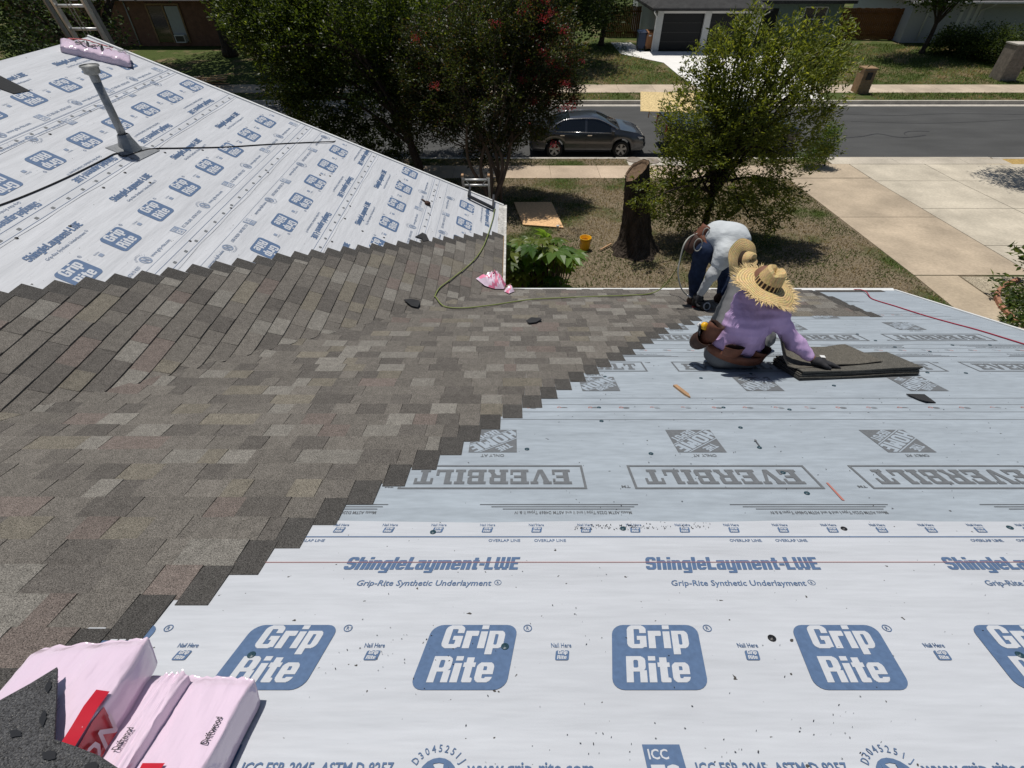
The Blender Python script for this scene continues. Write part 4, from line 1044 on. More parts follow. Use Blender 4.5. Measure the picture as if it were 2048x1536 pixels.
fb2 = Py(182, 78, 8.6)
dirn = (tB-fb2).normalized(); fB = fb2-dirn*((fb2.z-gz(9.4))/dirn.z)
t, up, nn = ladder('extension_ladder', 'tall extension ladder rising behind the pink bundle on the ridge', fB, tB, (1, 0, 0), .40, 0)
for sg, of in ((-1, .075), (1, .07)):
    mb = MB(); mb.bar(fB+Vector((sg*.2-.16*(sg < 0), .09, 0)), tB+Vector((sg*.2-.16*(sg < 0), .09, 0)), .07, .025, (1, 0, 0)); mb.build('fly_rail', 'galv', t)
for of in (-.03, .02):
    mb = MB(); mb.tube([fB+Vector((of, -.02, 0)), tB+Vector((of, -.02, 0))], .006, 5); mb.build('rope', 'hose_grey', t)
# ---------------------------------------------------------------- people: continuous surfaces grown from a distance field
def surface(name, caps, h, k, mats, parent, fold=0.0, seed=0, cut=None, smooth=True, freq=34.0):
    """caps: (a, b, ra, rb) rounded cones; cut(P) > 0 removes; naive surface nets"""
    A = np.array([[*c[0]] for c in caps]); B = np.array([[*c[1]] for c in caps]); ra = np.array([c[2] for c in caps]); rb = np.array([c[3] for c in caps])
    pad = max(ra.max(), rb.max())+4*h
    lo = np.minimum(A, B).min(0)-pad; hi = np.maximum(A, B).max(0)+pad
    n = np.ceil((hi-lo)/h).astype(int)+1
    g = np.stack(np.meshgrid(*[lo[i]+h*np.arange(n[i]) for i in range(3)], indexing='ij'), -1)
    D = None
    for a, b_, r0, r1 in zip(A, B, ra, rb):
        ab = b_-a; t = np.clip(((g-a)@ab)/max(ab@ab, 1e-9), 0, 1)
        d = np.linalg.norm(g-(a+t[..., None]*ab), axis=-1)-(r0+(r1-r0)*t)
        if D is None: D = d
        else:
            hh = np.clip(.5+.5*(D-d)/k, 0, 1); D = D*(1-hh)+d*hh-k*hh*(1-hh)
    if fold:
        r_ = np.random.default_rng(seed)
        for q in range(5):
            w = r_.normal(size=3); w /= np.linalg.norm(w); w2 = r_.normal(size=3)
            D = D+fold*(.6 if q else 1)*(np.abs(np.sin((g@w)*freq*(.5+.25*q)+2.0*np.sin((g@w2)*7)+q))-.5)*(.55+.45*np.sin((g@w2)*5+q))
    if cut is not None: D = np.maximum(D, cut(g))
    s = D < 0
    cell = np.zeros(tuple(n-1), dtype=bool); cnt = np.zeros(tuple(n-1)); acc = np.zeros(tuple(n-1)+(3,))
    cs = s[:-1, :-1, :-1]
    corners = [(i, j, l) for i in (0, 1) for j in (0, 1) for l in (0, 1)]
    sl_ = lambda a, c: a[c[0]:n[0]-1+c[0], c[1]:n[1]-1+c[1], c[2]:n[2]-1+c[2]]
    for c0 in corners:
        for ax in range(3):
            if c0[ax]: continue
            c1 = list(c0); c1[ax] = 1
            d0, d1 = sl_(D, c0), sl_(D, c1); x = (d0 < 0) != (d1 < 0)
            t = np.where(x, d0/np.where(d0 == d1, 1, d0-d1), 0)
            p_ = np.zeros(tuple(n-1)+(3,)); p_[...] = c0; p_[..., ax] += t
            acc += p_*x[..., None]; cnt += x
    cell = cnt > 0; idx = -np.ones(tuple(n-1), dtype=int); ijk = np.argwhere(cell); idx[cell] = np.arange(len(ijk))
    V = lo+h*(ijk+acc[cell]/cnt[cell][:, None]); Q = []
    for ax in range(3):
        u, v = (ax+1) % 3, (ax+2) % 3
        a0 = [slice(1, n[i]-1) for i in range(3)]; a0[ax] = slice(0, n[ax]-1); a1 = list(a0); a1[ax] = slice(1, n[ax])
        s0, s1 = s[tuple(a0)], s[tuple(a1)]
        for flip in (False, True):
            e = np.argwhere((s0 & ~s1) if not flip else (~s0 & s1))
            if not len(e): continue
            e = e+np.array([1 if i != ax else 0 for i in range(3)])
            du = np.eye(3, dtype=int)[u]; dv = np.eye(3, dtype=int)[v]
            q = [idx[tuple((e-du-dv).T)], idx[tuple((e-dv).T)], idx[tuple(e.T)], idx[tuple((e-du).T)]]
            q = np.stack(q, 1); Q.append(q[:, ::-1] if flip else q)
    return npmesh(name, V, np.concatenate(Q), mats, parent, smooth=smooth)
def frame_of(z, hint=(0, 0, 1)):
    z = Vector(z).normalized(); x = Vector(hint).cross(z)
    if x.length < 1e-3: x = Vector((1, 0, 0)).cross(z)
    x.normalize(); return x, z.cross(x), z
def straw_hat(c, axis, rb, parent, fray, seed, curl=.03, crown_h=.115, rc=.088):
    r_ = random.Random(seed); X, Y_, Z = frame_of(axis); V = []; Fc = []; cols = []; n = 56
    prof = [(rb*(1-.0), -.002)]+[(rb-(rb-rc)*t, -.002+.012*math.sin(t*2.2)) for t in np.linspace(.06, 1, 15)]
    prof += [(rc-.002, .02), (rc-.006, .045), (rc-.012, .075), (rc-.022, crown_h-.012), (rc-.038, crown_h), (rc-.058, crown_h-.010), (.012, crown_h-.03), (.001, crown_h-.031)]
    for r0, z0 in prof:
        for j in range(n):
            a = 2*math.pi*j/n; f = max(0, (r0-rc)/(rb-rc))
            z = z0+curl*f*f*math.cos(2*a)+.008*f*math.sin(5*a+seed)-.012*f
            if r0 < rc: z -= .022*math.exp(-((math.sin(a))/.35)**2)*(1 if z0 > .06 else 0)*(1-r0/rc+.4)
            V.append(c+X*(r0*math.cos(a)*1.03)+Y_*(r0*math.sin(a))+Z*z)
    for i in range(len(prof)-1):
        for j in range(n):
            Fc.append([i*n+j, i*n+(j+1) % n, (i+1)*n+(j+1) % n, (i+1)*n+j])
            k = (1.12 if i % 2 else .72) if i < 16 else (.86+.12*((i+j) % 2))
            band = 15 <= i <= 16
            cols.append((.035, .022, .015) if (band and (j % 3 != 0 or not fray)) else tuple(q*k*r_.uniform(.9, 1.08) for q in (.60, .44, .21)))
    raw('straw_hat', V, Fc, 'straw', parent, None, cols, False)
    if fray:
        V = []; Fc = []; cols = []
        for i in range(620):
            a = r_.uniform(0, 6.283); L = r_.uniform(.02, .065); da = r_.uniform(-.35, .35); r0 = rb-r_.uniform(.0, .03)
            z = curl*math.cos(2*a)+.008*math.sin(5*a+seed)-.014; w_ = .0024
            e = (X*math.cos(a)*1.03+Y_*math.sin(a)); tn = (-X*math.sin(a)+Y_*math.cos(a)); p0 = c+e*r0+Z*z; d = (e*math.cos(da)+tn*math.sin(da)+Z*r_.uniform(-.25, .35))
            o = len(V); V += [p0-tn*w_, p0+tn*w_, p0+d*L*.6+tn*w_, p0+d*L, p0+d*L*.6-tn*w_]; Fc.append([o, o+1, o+2, o+3, o+4]); k = r_.uniform(.8, 1.25); cols.append((.62*k, .47*k, .24*k))
        raw('frayed_straw', V, Fc, 'straw', parent, None, cols)
def hand_caps(w, d, palm_n, curl=.25, size=1.0):
    """wrist w, direction d of the fingers, palm normal; four unequal fingers with bends and a thumb from the side"""
    d = Vector(d).normalized(); pn = Vector(palm_n); pn = (pn-d*pn.dot(d)).normalized(); sd = d.cross(pn); caps = []
    k = w+d*.085*size
    caps += [(w, w+d*.05, .026, .030)]
    for i, (o, L) in enumerate(((-.030, .072), (-.010, .082), (.010, .077), (.029, .062))):
        a = k+sd*o*size; caps.append((w+d*.02+sd*o*.6, a, .019, .0115))
        p_ = a; dd = Vector(d)+sd*o*2.2; dd.normalize(); ang = curl
        for j, f in enumerate((.45, .32, .23)):
            e = (dd*math.cos(ang)+pn*math.sin(ang)); q = p_+e*L*f*size; caps.append((p_, q, .0105-.001*j, .0098-.001*j)); p_ = q; ang += curl
    t0 = w+d*.02-sd*.028; t1 = t0+(d*.7-sd*.75+pn*.25).normalized()*.042; t2 = t1+(d*.95-sd*.25+pn*.3).normalized()*.034
    caps += [(t0, t1, .016, .0125), (t1, t2, .0125, .010)]
    return [(a, b_, r0*size, r1*size) for a, b_, r0, r1 in caps]
def pouch(name, c, up, out, w_, h_, d_, mat, parent, tools=()):
    """open leather bag: tapered shell with a dark inside"""
    up, out = Vector(up).normalized(), Vector(out); out = (out-up*out.dot(up)).normalized(); sd = up.cross(out); V = []; Fc = []; n = 14
    prof = [(.55, -.5), (.85, -.42), (1.0, -.1), (.98, .3), (1.06, .5), (.97, .5), (.88, .2), (.5, -.3)]
    for r0, z in prof:
        for j in range(n):
            a = 2*math.pi*j/n; V.append(c+sd*(w_/2*r0*math.cos(a))+out*(d_/2*r0*math.sin(a))+up*(h_*z+.03*h_*math.sin(3*a+1)))
    for i in range(len(prof)-1):
        for j in range(n): Fc.append([i*n+j, i*n+(j+1) % n, (i+1)*n+(j+1) % n, (i+1)*n+j])
    Fc += [list(range(n))[::-1], list(range((len(prof)-1)*n, len(prof)*n))]
    return raw(name, V, Fc, [mat, 'leather_dark'], parent, [0]*(n*4)+[1]*(n*3)+[0, 1], None, True)

# ---- the sitting worker in a purple shirt
W1 = thing('person', 'worker in purple long-sleeved shirt and frayed straw hat sitting by the shingle stack', 'person', Pm(1470, 728), 'roofing workers')
pel = Py(1466, 706, 3.0); ches = Py(1494, 648, 3.0); neck = Py(1516, 600, 3.04); head = Py(1526, 576, 3.07)
shR = Py(1550, 628, 2.98); elR = Py(1590, 686, 2.93); hdR = Pm(1630, 722, .115)
shL = Py(1494, 604, 3.10); elL = Py(1500, 640, 3.42); hdL = Py(1530, 650, 3.60)
hipL = pel+Vector((-.08, .06, -.03)); knL = Py(1482, 566, 3.5); anL = Py(1438, 636, 3.75)
hipR = pel+Vector((.10, .04, -.04)); knR = Vector((2.02, 3.36, zmain(3.36)+.12)); anR = Vector((1.80, 3.62, zmain(3.62)+.08))
surface('body', [(pel, ches, .10, .11), (ches, neck, .10, .05), (neck, head, .05, .085), (head, head+Vector((.01, .03, .06)), .088, .085), (shR, elR, .045, .036), (elR, hdR, .036, .026), (shL, elL, .045, .036), (elL, hdL, .036, .026), (hipL, knL, .07, .055), (knL, anL, .052, .036), (hipR, knR, .07, .055), (knR, anR, .052, .036)], .022, .04, 'skin', W1)
mid = (pel+ches)/2+Vector((0, -.02, 0))
surface('shirt', [(pel+Vector((-.06, 0, .105)), ches, .11, .142), (pel+Vector((.07, 0, .105)), ches, .11, .142), (pel+Vector((-.085, 0, .09)), pel+Vector((.10, 0, .09)), .085, .085), (ches, neck-Vector((0, 0, .05)), .135, .08), (shL, shR, .078, .078), (ches, shR, .11, .07), (ches, shL, .11, .07), (shR, elR, .072, .054), (elR, hdR-(hdR-elR).normalized()*.05, .056, .040), (shL, elL, .07, .055), (elL, hdL, .052, .04), (neck-Vector((0, 0, .04)), neck, .07, .055)], .011, .06, 'shirt_purple', W1, .010, 3, freq=40)
surface('pants', [(pel-Vector((.085, 0, .0)), pel+Vector((.09, 0, -.01)), .118, .118), (hipL, knL, .10, .075), (knL, anL, .078, .06), (hipR, knR, .10, .08), (knR, anR, .078, .06)], .016, .05, 'pants_grey', W1, .008, 5)
surface('glove', hand_caps(hdR, (Pm(1668, 728, .088)-hdR), -MN, .12, 1.15), .0075, .010, 'glove', W1)
surface('glove', hand_caps(hdL, (.7, .5, -.2), (0, 0, -1), .3, 1.0), .009, .012, 'glove', W1)
mb = MB(); q = hdR+(Pm(1668, 728, .088)-hdR).normalized()*.05+MN*.04
mb.add([q+Vector((-.018, -.012, .004)), q+Vector((.018, -.012, 0)), q+Vector((.018, .014, 0)), q+Vector((-.018, .014, .004))], [[0, 1, 2, 3]]); mb.build('glove_print', 'white_paint', W1)
for an, fd in ((anL, (.25, .9, -.3)), (anR, (-.6, .6, -.1))):
    f = Vector(fd).normalized(); surface('boot', [(an, an+Vector((0, 0, -.06)), .052, .05), (an+Vector((0, 0, -.055)), an+f*.15+Vector((0, 0, -.075)), .045, .04)], .014, .03, 'boot', W1)
straw_hat(Py(1534, 570, 3.03), (.22, -.13, 1), .205, W1, True, 2, .014, .13)
ax_ = (ches-pel).normalized(); X, Y_, Z = frame_of(ax_, (0, 1, 0)); bc_ = pel+ax_*.045+Vector((.01, 0, 0)); V = []; Fc = []; n = 40
for j in range(n):
    a = 2*math.pi*j/n; e = X*(math.cos(a)*.205)+Y_*(math.sin(a)*.152)
    for hh, rr in ((-.032, 1), (.032, 1.0), (.032, 1.05), (-.032, 1.05)): V.append(bc_+e*rr+Z*(hh+.008*math.sin(2*a)))
for j in range(n):
    a, b_ = 4*j, 4*((j+1) % n); Fc += [[a+2, b_+2, b_+3, a+3], [a+1, b_+1, b_+2, a+2], [a, a+3, b_+3, b_], [a, b_, b_+1, a+1]]
raw('tool_belt', V, Fc, 'leather', W1, None, None, True)
pc = Py(1400, 680, 3.02)
po = pouch('tool_pouch', pc, (.15, -.55, .8), (-1, -.3, 0), .13, .15, .12, 'leather_dark', W1)
pouch('tool_pouch', Py(1421, 668, 2.98), (.25, -.1, 1), (-.5, -1, 0), .11, .19, .06, 'leather', W1)
pouch('tool_pouch', Py(1514, 712, 2.93), (.25, -.2, .9), (.5, -1, 0), .14, .15, .08, 'leather', W1)
pouch('tool_pouch', Py(1465, 703, 2.84), (.1, -.1, 1), (0, -1, 0), .14, .085, .05, 'leather', W1)
mb = MB(); mb.lathe([(0, .015), (.024, .015), (.028, .010), (.028, -.010), (.024, -.015), (0, -.015)], Py(1409, 652, 3.0), frame_of((.5, -.8, .3)), n=16); mb.build('tape_measure', 'yellow', W1, True)
mb = MB(); mb.tube([Py(1396, 653, 3.02), Py(1404, 648, 3.02)], .018, 10); mb.build('chalk_bottle', 'white_paint', W1, True)
for q in range(5):
    mb = MB(); a = pc+Vector((random.uniform(-.04, .04), random.uniform(-.03, .03), .06)); mb.tube([a, a+Vector((random.uniform(-.03, .03), random.uniform(-.03, .03), .09))], .008, 6); mb.build('tool_handle', 'black_plastic' if q % 2 else 'steel', W1, True)

# ---- the worker bending at the eave in a white shirt
f1, f2 = Pm(1386, 612), Pm(1440, 607)
W2 = thing('person', 'worker in white shirt and jeans bending over at the eave with a nail gun', 'person', f1, 'roofing workers')
pel = Py(1412, 486, 4.88); bel = Py(1436, 475, 4.85); ches = Py(1464, 482, 4.78); neck = Py(1484, 508, 4.66); head = Py(1490, 520, 4.52)
shR = Py(1452, 508, 4.62); elR = Py(1424, 550, 4.55); hdR = Py(1401, 588, 4.58)
shL = Py(1474, 494, 4.86); elL = Py(1478, 545, 4.92); hdL = Py(1462, 588, 4.85)
a1, a2 = f1+Vector((.0, .02, .10)), f2+Vector((0, .02, .10))
k1, k2 = Py(1392, 552, 4.78), Py(1450, 552, 4.98)
h1, h2 = pel+Vector((-.04, -.09, -.03)), pel+Vector((.06, .10, -.03))
surface('body', [(pel, bel, .09, .09), (bel, ches, .09, .10), (ches, neck, .09, .05), (neck, head, .05, .085), (shR, elR, .042, .034), (elR, hdR, .034, .025), (shL, elL, .042, .034), (elL, hdL, .034, .025), (h1, k1, .065, .05), (k1, a1, .048, .034), (h2, k2, .065, .05), (k2, a2, .048, .034)], .022, .04, 'skin', W2)
surface('shirt', [(pel+Vector((.03, 0, .02)), bel, .12, .142), (bel, ches, .142, .152), (ches, neck, .13, .07), (shR, shL, .08, .08), (ches, shR, .12, .075), (ches, shL, .12, .075), (shR, shR+(elR-shR)*.5, .078, .07), (shL, shL+(elL-shL)*.5, .075, .07)], .013, .09, 'shirt_white', W2, .005, 11, freq=40)
surface('sleeve', [(shR+(elR-shR)*.3, elR, .064, .056), (elR, hdR, .055, .038)], .012, .03, 'sleeve_grey', W2, .006, 4, freq=40)
surface('sleeve', [(shL+(elL-shL)*.3, elL, .064, .056), (elL, hdL, .055, .038)], .014, .03, 'sleeve_grey', W2, .006, 6, freq=40)
surface('jeans', [(h1, h2, .115, .115), (pel, pel+Vector((.03, 0, 0)), .13, .12), (h1, k1, .095, .072), (k1, a1, .072, .058), (h2, k2, .095, .072), (k2, a2, .072, .058)], .015, .045, 'denim', W2, .007, 9)
for an, sg in ((a1, 1), (a2, 1)):
    f = Vector((.75, -.62, .10)).normalized(); surface('boot', [(an, an+Vector((0, 0, -.05)), .055, .052), (an+Vector((0, 0, -.055))-f*.03, an+f*.15+Vector((0, 0, -.05)), .045, .042)], .013, .03, 'boot', W2)
straw_hat(Py(1487, 521, 4.42), (.50, -.74, .44), .205, W2, False, 5, .008)
gr = hdR+Vector((.0, -.02, -.05))
surface('glove', hand_caps(hdR, (-.15, -.15, -1), (.6, -.6, 0), .7, 1.05), .009, .012, 'glove', W2)
surface('glove', hand_caps(hdL, (-.3, -.3, -1), (.6, -.6, 0), .5, 1.0), .010, .012, 'glove', W2)
bx = Py(1415, 480, 4.88)
X, Y_, Z = frame_of((bel-pel), (0, 1, 0)); V = []; Fc = []; n = 32
for j in range(n):
    a = 2*math.pi*j/n; e = X*(math.cos(a)*.155)+Y_*(math.sin(a)*.165)
    for hh, rr in ((-.03, 1), (.03, 1), (.03, 1.06), (-.03, 1.06)): V.append(pel+Vector((.01, 0, .01))+e*rr+Z*hh)
for j in range(n):
    a, b_ = 4*j, 4*((j+1) % n); Fc += [[a+2, b_+2, b_+3, a+3], [a+1, b_+1, b_+2, a+2], [a, a+3, b_+3, b_], [a, b_, b_+1, a+1]]
raw('tool_belt', V, Fc, 'leather', W2, None, None, True)
pouch('tool_pouch', Py(1386, 488, 4.82), (.55, .1, .8), (-1, -.5, .2), .15, .18, .10, 'leather_dark', W2)
pouch('tool_pouch', Py(1403, 466, 4.88), (.6, .2, .8), (-.6, .3, .8), .15, .16, .10, 'leather', W2)
for cc, rr in ((Py(1412, 466, 4.80), .048), (Py(1396, 490, 4.72), .06)):
    mb = MB(); fr = frame_of((-.3, -1, .25)); mb.tube([cc+fr[0]*rr*.6*math.cos(t_)+fr[1]*rr*math.sin(t_) for t_ in np.linspace(0, 6.1, 22)], .005, 6); mb.build('wire_loop', 'hose_grey', W2, True)
# nail gun in his hand, and its short hose
ng = thing('nail_gun', 'black coil nail gun held to the shingles by the bending worker', 'nail gun', Pm(1405, 612))
g0 = Pm(1388, 612, .03); g1 = hdR+Vector((-.015, -.03, -.075))
mb = MB(); mb.tube([g0, g0+MN*.10+Vector((.02, 0, 0)), g1+Vector((0, 0, .02))], [.03, .042, .045], 12); mb.build('body', 'black_plastic', ng, True)
mb = MB(); mb.tube([g1, g1+Vector((.09, -.02, -.02))], .02, 10); mb.build('handle', 'black_rubber', ng, True)
mb = MB(); c = Pm(1410, 612, .055); mb.lathe([(0, .03), (.05, .03), (.058, .02), (.058, -.02), (.05, -.03), (0, -.03)], c, frame_of((.3, -1, .5)), n=20); mb.build('magazine', 'black_plastic', ng, True)
mb = MB(); mb.lathe([(.03, .033), (.042, .034), (.042, .028)], c, frame_of((.3, -1, .5)), n=20); mb.build('magazine_ring', 'sleeve_grey', ng, True)
mb = MB(); mb.box(g0+MN*.0, (.03, .03, .05), (Vector((1, 0, 0)), MD, MN)); mb.build('nose', 'red_label', ng)
mb = MB(); mb.tube([Py(1374, 590, 4.6), Py(1385, 598, 4.6)], .010, 8); mb.build('air_fitting', 'chrome', ng, True)
cable('air_hose', [Py(1384, 597, 4.6), Py(1374, 590, 4.6), Py(1362, 575, 4.6), Py(1356, 545, 4.65), Py(1360, 520, 4.7), Py(1368, 490, 4.75), Py(1380, 474, 4.82), Py(1398, 466, 4.86)], .008, 'hose_grey', 'pale short air hose looping from the belt down to the nail gun', 'hose')
# ---------------------------------------------------------------- trees and plants
def leaves(name, clumps, per, L, W_, pal, parent, mat='leaf', seed=0, spread=.28, up=.35, droop=0.0, dirs=None, fold=.25, twig=0.0, centre=None):
    """clumps: (n, 3) centres; per leaves in each; folded two-triangle leaves with their own colour"""
    r_ = np.random.default_rng(seed); C = np.repeat(np.asarray(clumps), per, axis=0); n = len(C)
    P = C+r_.normal(size=(n, 3))*np.array([spread, spread, spread*.75])
    if twig:
        c0 = np.asarray(clumps).mean(0) if centre is None else np.asarray(centre)
        o = np.asarray(clumps)-c0; o /= np.linalg.norm(o, axis=1)[:, None]+1e-6; o = o*.9+np.array([0, 0, .55])+r_.normal(size=o.shape)*.45; o /= np.linalg.norm(o, axis=1)[:, None]
        T = np.repeat(o, per, axis=0); u = r_.uniform(-.5, .5, n)
        P = C+T*(u*twig)[:, None]+r_.normal(size=(n, 3))*(spread*.32*(1-.6*np.abs(u*2))[:, None]+.01)
    d = r_.normal(size=(n, 3)); d[:, 2] = d[:, 2]*.5-droop
    if twig: d = d*.8+T*.8
    d /= np.linalg.norm(d, axis=1)[:, None]
    nr = r_.normal(size=(n, 3))+np.array([0, 0, up*3]); nr -= d*(nr*d).sum(1)[:, None]; nr /= np.linalg.norm(nr, axis=1)[:, None]
    s = np.cross(d, nr); l = (L*r_.uniform(.65, 1.25, n))[:, None]; w = (W_*r_.uniform(.7, 1.25, n))[:, None]
    V = np.stack([P, P+d*l*.45+s*w*.5+nr*w*fold, P+d*l, P+d*l*.45-s*w*.5+nr*w*fold], 1).reshape(-1, 3)
    b = 4*np.arange(n)[:, None]
    Q = np.concatenate([b+np.array([[0, 1, 2]]), b+np.array([[0, 2, 3]])], 1).reshape(-1, 3)
    pc = np.asarray([p_[0] for p_ in pal]); pw = np.asarray([p_[1] for p_ in pal], float); pw /= pw.sum()
    cl = np.repeat(r_.uniform(.8, 1.22, len(clumps)), per)
    col = pc[r_.choice(len(pc), n, p=pw)]*(cl*r_.uniform(.75, 1.25, n))[:, None]
    return npmesh(name, V, Q, mat, parent, cols=np.repeat(col, 2, axis=0))
def blob_points(ells, n, seed, shell=.55):
    r_ = np.random.default_rng(seed); out = []; vol = np.array([e[1][0]*e[1][1]*e[1][2] for e in ells])**.8; k = r_.choice(len(ells), n, p=vol/vol.sum())
    for i in k:
        c, rr = ells[i]; v = r_.normal(size=3); v /= np.linalg.norm(v); q = shell+(1-shell)*r_.random()**.6
        if r_.random() < .25: q = r_.random()**.5
        out.append(np.array(c)+v*np.array(rr)*q)
    return np.array(out)
def limbs(name, base, top, r0, targets, mat, parent, seed=0, trunk_pts=None, n=9):
    r_ = random.Random(seed); mb = MB(); base, top = Vector(base), Vector(top)
    pts = trunk_pts or [base, base.lerp(top, .35)+Vector((r_.uniform(-.05, .05), r_.uniform(-.05, .05), 0)), base.lerp(top, .7)+Vector((r_.uniform(-.08, .08), r_.uniform(-.08, .08), 0)), top]
    sp = spline(pts, 6); k = len(sp); mb.tube(sp, [r0*(1.25 if i < 2 else 1)*(1-.55*i/k) for i in range(k)], n)
    for t_ in targets:
        t_ = Vector(t_); f = r_.uniform(.45, .98); a = sp[int(f*(k-1))]; m = a.lerp(t_, .5)+Vector((r_.uniform(-.1, .1), r_.uniform(-.1, .1), .12*(t_-a).length))
        q = spline([a, m, t_], 5); mb.tube(q, [r0*.38*(1-.85*i/(len(q)-1))+.004 for i in range(len(q))], 6, caps=False)
    return mb.build(name, mat, parent, True)
GREEN = [((.050, .085, .016), 3), ((.075, .115, .020), 2), ((.032, .055, .014), 3), ((.115, .15, .03), .8)]
DKGREEN = [((.032, .052, .014), 3), ((.046, .070, .018), 3), ((.022, .036, .011), 3), ((.08, .10, .025), .5)]
def tree(name, label, base, top, r0, ells, nc, per, L, W_, pal, seed, spread=.28, bark='bark', mat='leaf', group=None, nlimb=14, up=.35, droop=0.0, trunk_pts=None, shell=.55, twig=0.0):
    t = thing(name, label, 'tree', base, group)
    C = blob_points(ells, nc, seed, shell)
    limbs('trunk', base, top, r0, [tuple(c) for c in C[:nlimb]], bark, t, seed, trunk_pts)
    leaves('crown', C, per, L, W_, pal, t, mat, seed, spread, up, droop, twig=twig)
    return t, C
V3 = lambda *a: tuple(a)
def ell(px_, py_, Y, rx, ry, rz): q = Py(px_, py_, Y); return ((q.x, q.y, q.z), (rx, ry, rz))
# small leafy tree beside the stump
b = G(1405, 476); tb = Vector((b.x, b.y, gz(b.y)))
ES = [ell(1450, 330, 13.9, 1.55, 1.2, 1.1), ell(1400, 250, 14.1, 1.0, 1.0, .9), ell(1520, 210, 14.0, 1.3, 1.1, 1.0), ell(1480, 130, 14.2, .8, .8, .9), ell(1590, 140, 14.1, 1.0, .9, .9), ell(1640, 90, 14.2, .5, .5, .5), ell(1330, 400, 13.8, .75, .7, .55), ell(1530, 400, 13.8, 1.0, .9, .55), ell(1400, 160, 14.2, .55, .6, .6), ell(1310, 340, 13.9, .4, .5, .4), ell(1600, 280, 14.0, .8, .8, .8), ell(1470, 70, 14.3, .35, .4, .45), ell(1420, 435, 13.8, .8, .7, .35), ell(1302, 392, 12.55, .30, .3, .28), ell(1290, 420, 12.5, .2, .2, .16), ell(1290, 355, 12.6, .2, .2, .2), ell(1560, 60, 14.2, .3, .3, .4), ell(1670, 150, 14.1, .35, .4, .4), ell(1655, 230, 14.0, .35, .4, .35)]
t, C = tree('leafy_tree', 'small glossy-leaved tree between the stump and the driveway', tb, Py(1450, 300, 14.0), .10, ES, 900, 42, .125, .036, [((.12, .155, .028), 3), ((.16, .195, .034), 2.4), ((.075, .10, .022), 2.0), ((.24, .26, .05), 1.0)], 21, .22, 'bark', 'leaf', 'trees along the near side of the street', 60, .25, twig=.72, shell=.72)
# crepe myrtle with red blossom, several stems
b = G(992, 412); cb = Vector((b.x, b.y, gz(b.y)))
cm = thing('crape_myrtle', 'multi-stemmed tree with small dark leaves and red blossom before the parked sedan', 'tree', cb, 'trees along the near side of the street')
EC = [ell(960, 190, 17.5, 2.2, 1.8, 1.5), ell(880, 130, 17.9, 1.5, 1.3, 1.3), ell(1080, 110, 17.6, 1.3, 1.2, 1.2), ell(1040, 240, 17.5, 1.1, 1.0, .9), ell(860, 230, 17.7, 1.1, 1.0, .8), ell(1010, 50, 17.7, 1.6, 1.4, 1.0), ell(970, 300, 17.5, .8, .7, .5), ell(1060, 20, 17.8, 1.2, 1.0, 1.0), ell(1130, 180, 17.4, .5, .5, .5)]
C = blob_points(EC, 2300, 5, .5)
stems = MB(); r_ = random.Random(4)
for i, (px_, py_) in enumerate(((962, 320), (978, 312), (992, 305), (1004, 315), (1014, 330), (985, 325), (940, 330))):
    a = cb+Vector((r_.uniform(-.22, .22), r_.uniform(-.2, .2), 0)); m = Py(px_, py_, cb.y+r_.uniform(-.15, .15)); e = Vector(C[i*7])
    stems.tube(spline([a, m, m.lerp(e, .5)+Vector((0, 0, .15)), e], 6), [.065*(1-.8*k/18) for k in range(19)], 8)
for i in range(60):
    e = Vector(C[100+i*9]); a = Vector((cb.x+(e.x-cb.x)*.3, cb.y+(e.y-cb.y)*.3, 1.0+.35*(e.z-1)));  stems.tube(spline([a, a.lerp(e, .5)+Vector((0, 0, .1)), e], 4), [.022*(1-.8*k/8) for k in range(9)], 5, caps=False)
stems.build('trunk', 'bark_smooth', cm, True)
leaves('crown', C, 36, .085, .044, [((.031, .045, .015), 4), ((.046, .062, .018), 2), ((.066, .042, .019), 1), ((.085, .098, .03), .5)], cm, 'leaf', 6, .26, .2, twig=.5)
FL = [C[i] for i in range(len(C)) if pxof(C[i])[0] > 1040 and pxof(C[i])[1] < 210 and random.random() < .22]+[C[i] for i in range(len(C)) if random.random() < .012]
FL += [tuple(Py(x, y, 15.3)) for x, y in ((1128, 215), (1142, 214), (1132, 168), (1108, 290), (870, 172), (832, 75), (1100, 25), (1085, 40), (1128, 60))]
fo = leaves('blossom', np.array(FL), 60, .035, .03, [((.24, .022, .04), 3), ((.38, .03, .075), .8), ((.19, .03, .028), 1.8)], cm, 'leaf_soft', 9, .07, .2)
# sunlit tree left of it
b = Vector((-3.15, 17.8, gz(17.8)))
EL = [ell(760, 50, 22.2, 2.6, 1.8, 1.5), ell(900, 50, 22.6, 2.6, 1.8, 1.5), ell(620, 50, 22.4, 2.4, 1.8, 1.4), ell(880, 150, 20.2, 1.6, 1.4, 1.6), ell(780, 280, 19.5, 1.2, 1.0, .7), ell(600, 120, 18.6, 1.5, 1.5, 1.5), ell(560, 40, 19.0, 1.6, 1.4, 1.5), ell(700, 60, 19.2, 2.2, 1.8, 1.8), ell(640, 220, 18.4, 1.0, 1.2, .9), ell(760, 200, 19.0, 1.5, 1.5, 1.2), ell(520, 30, 19.6, 1.3, 1.2, 1.1), ell(690, 270, 18.6, .8, .8, .6), ell(820, 90, 19.4, 1.8, 1.6, 1.8), ell(600, 190, 18.5, .6, .7, .6)]  # first three lobes, at the back, are added to deepen shade on the street
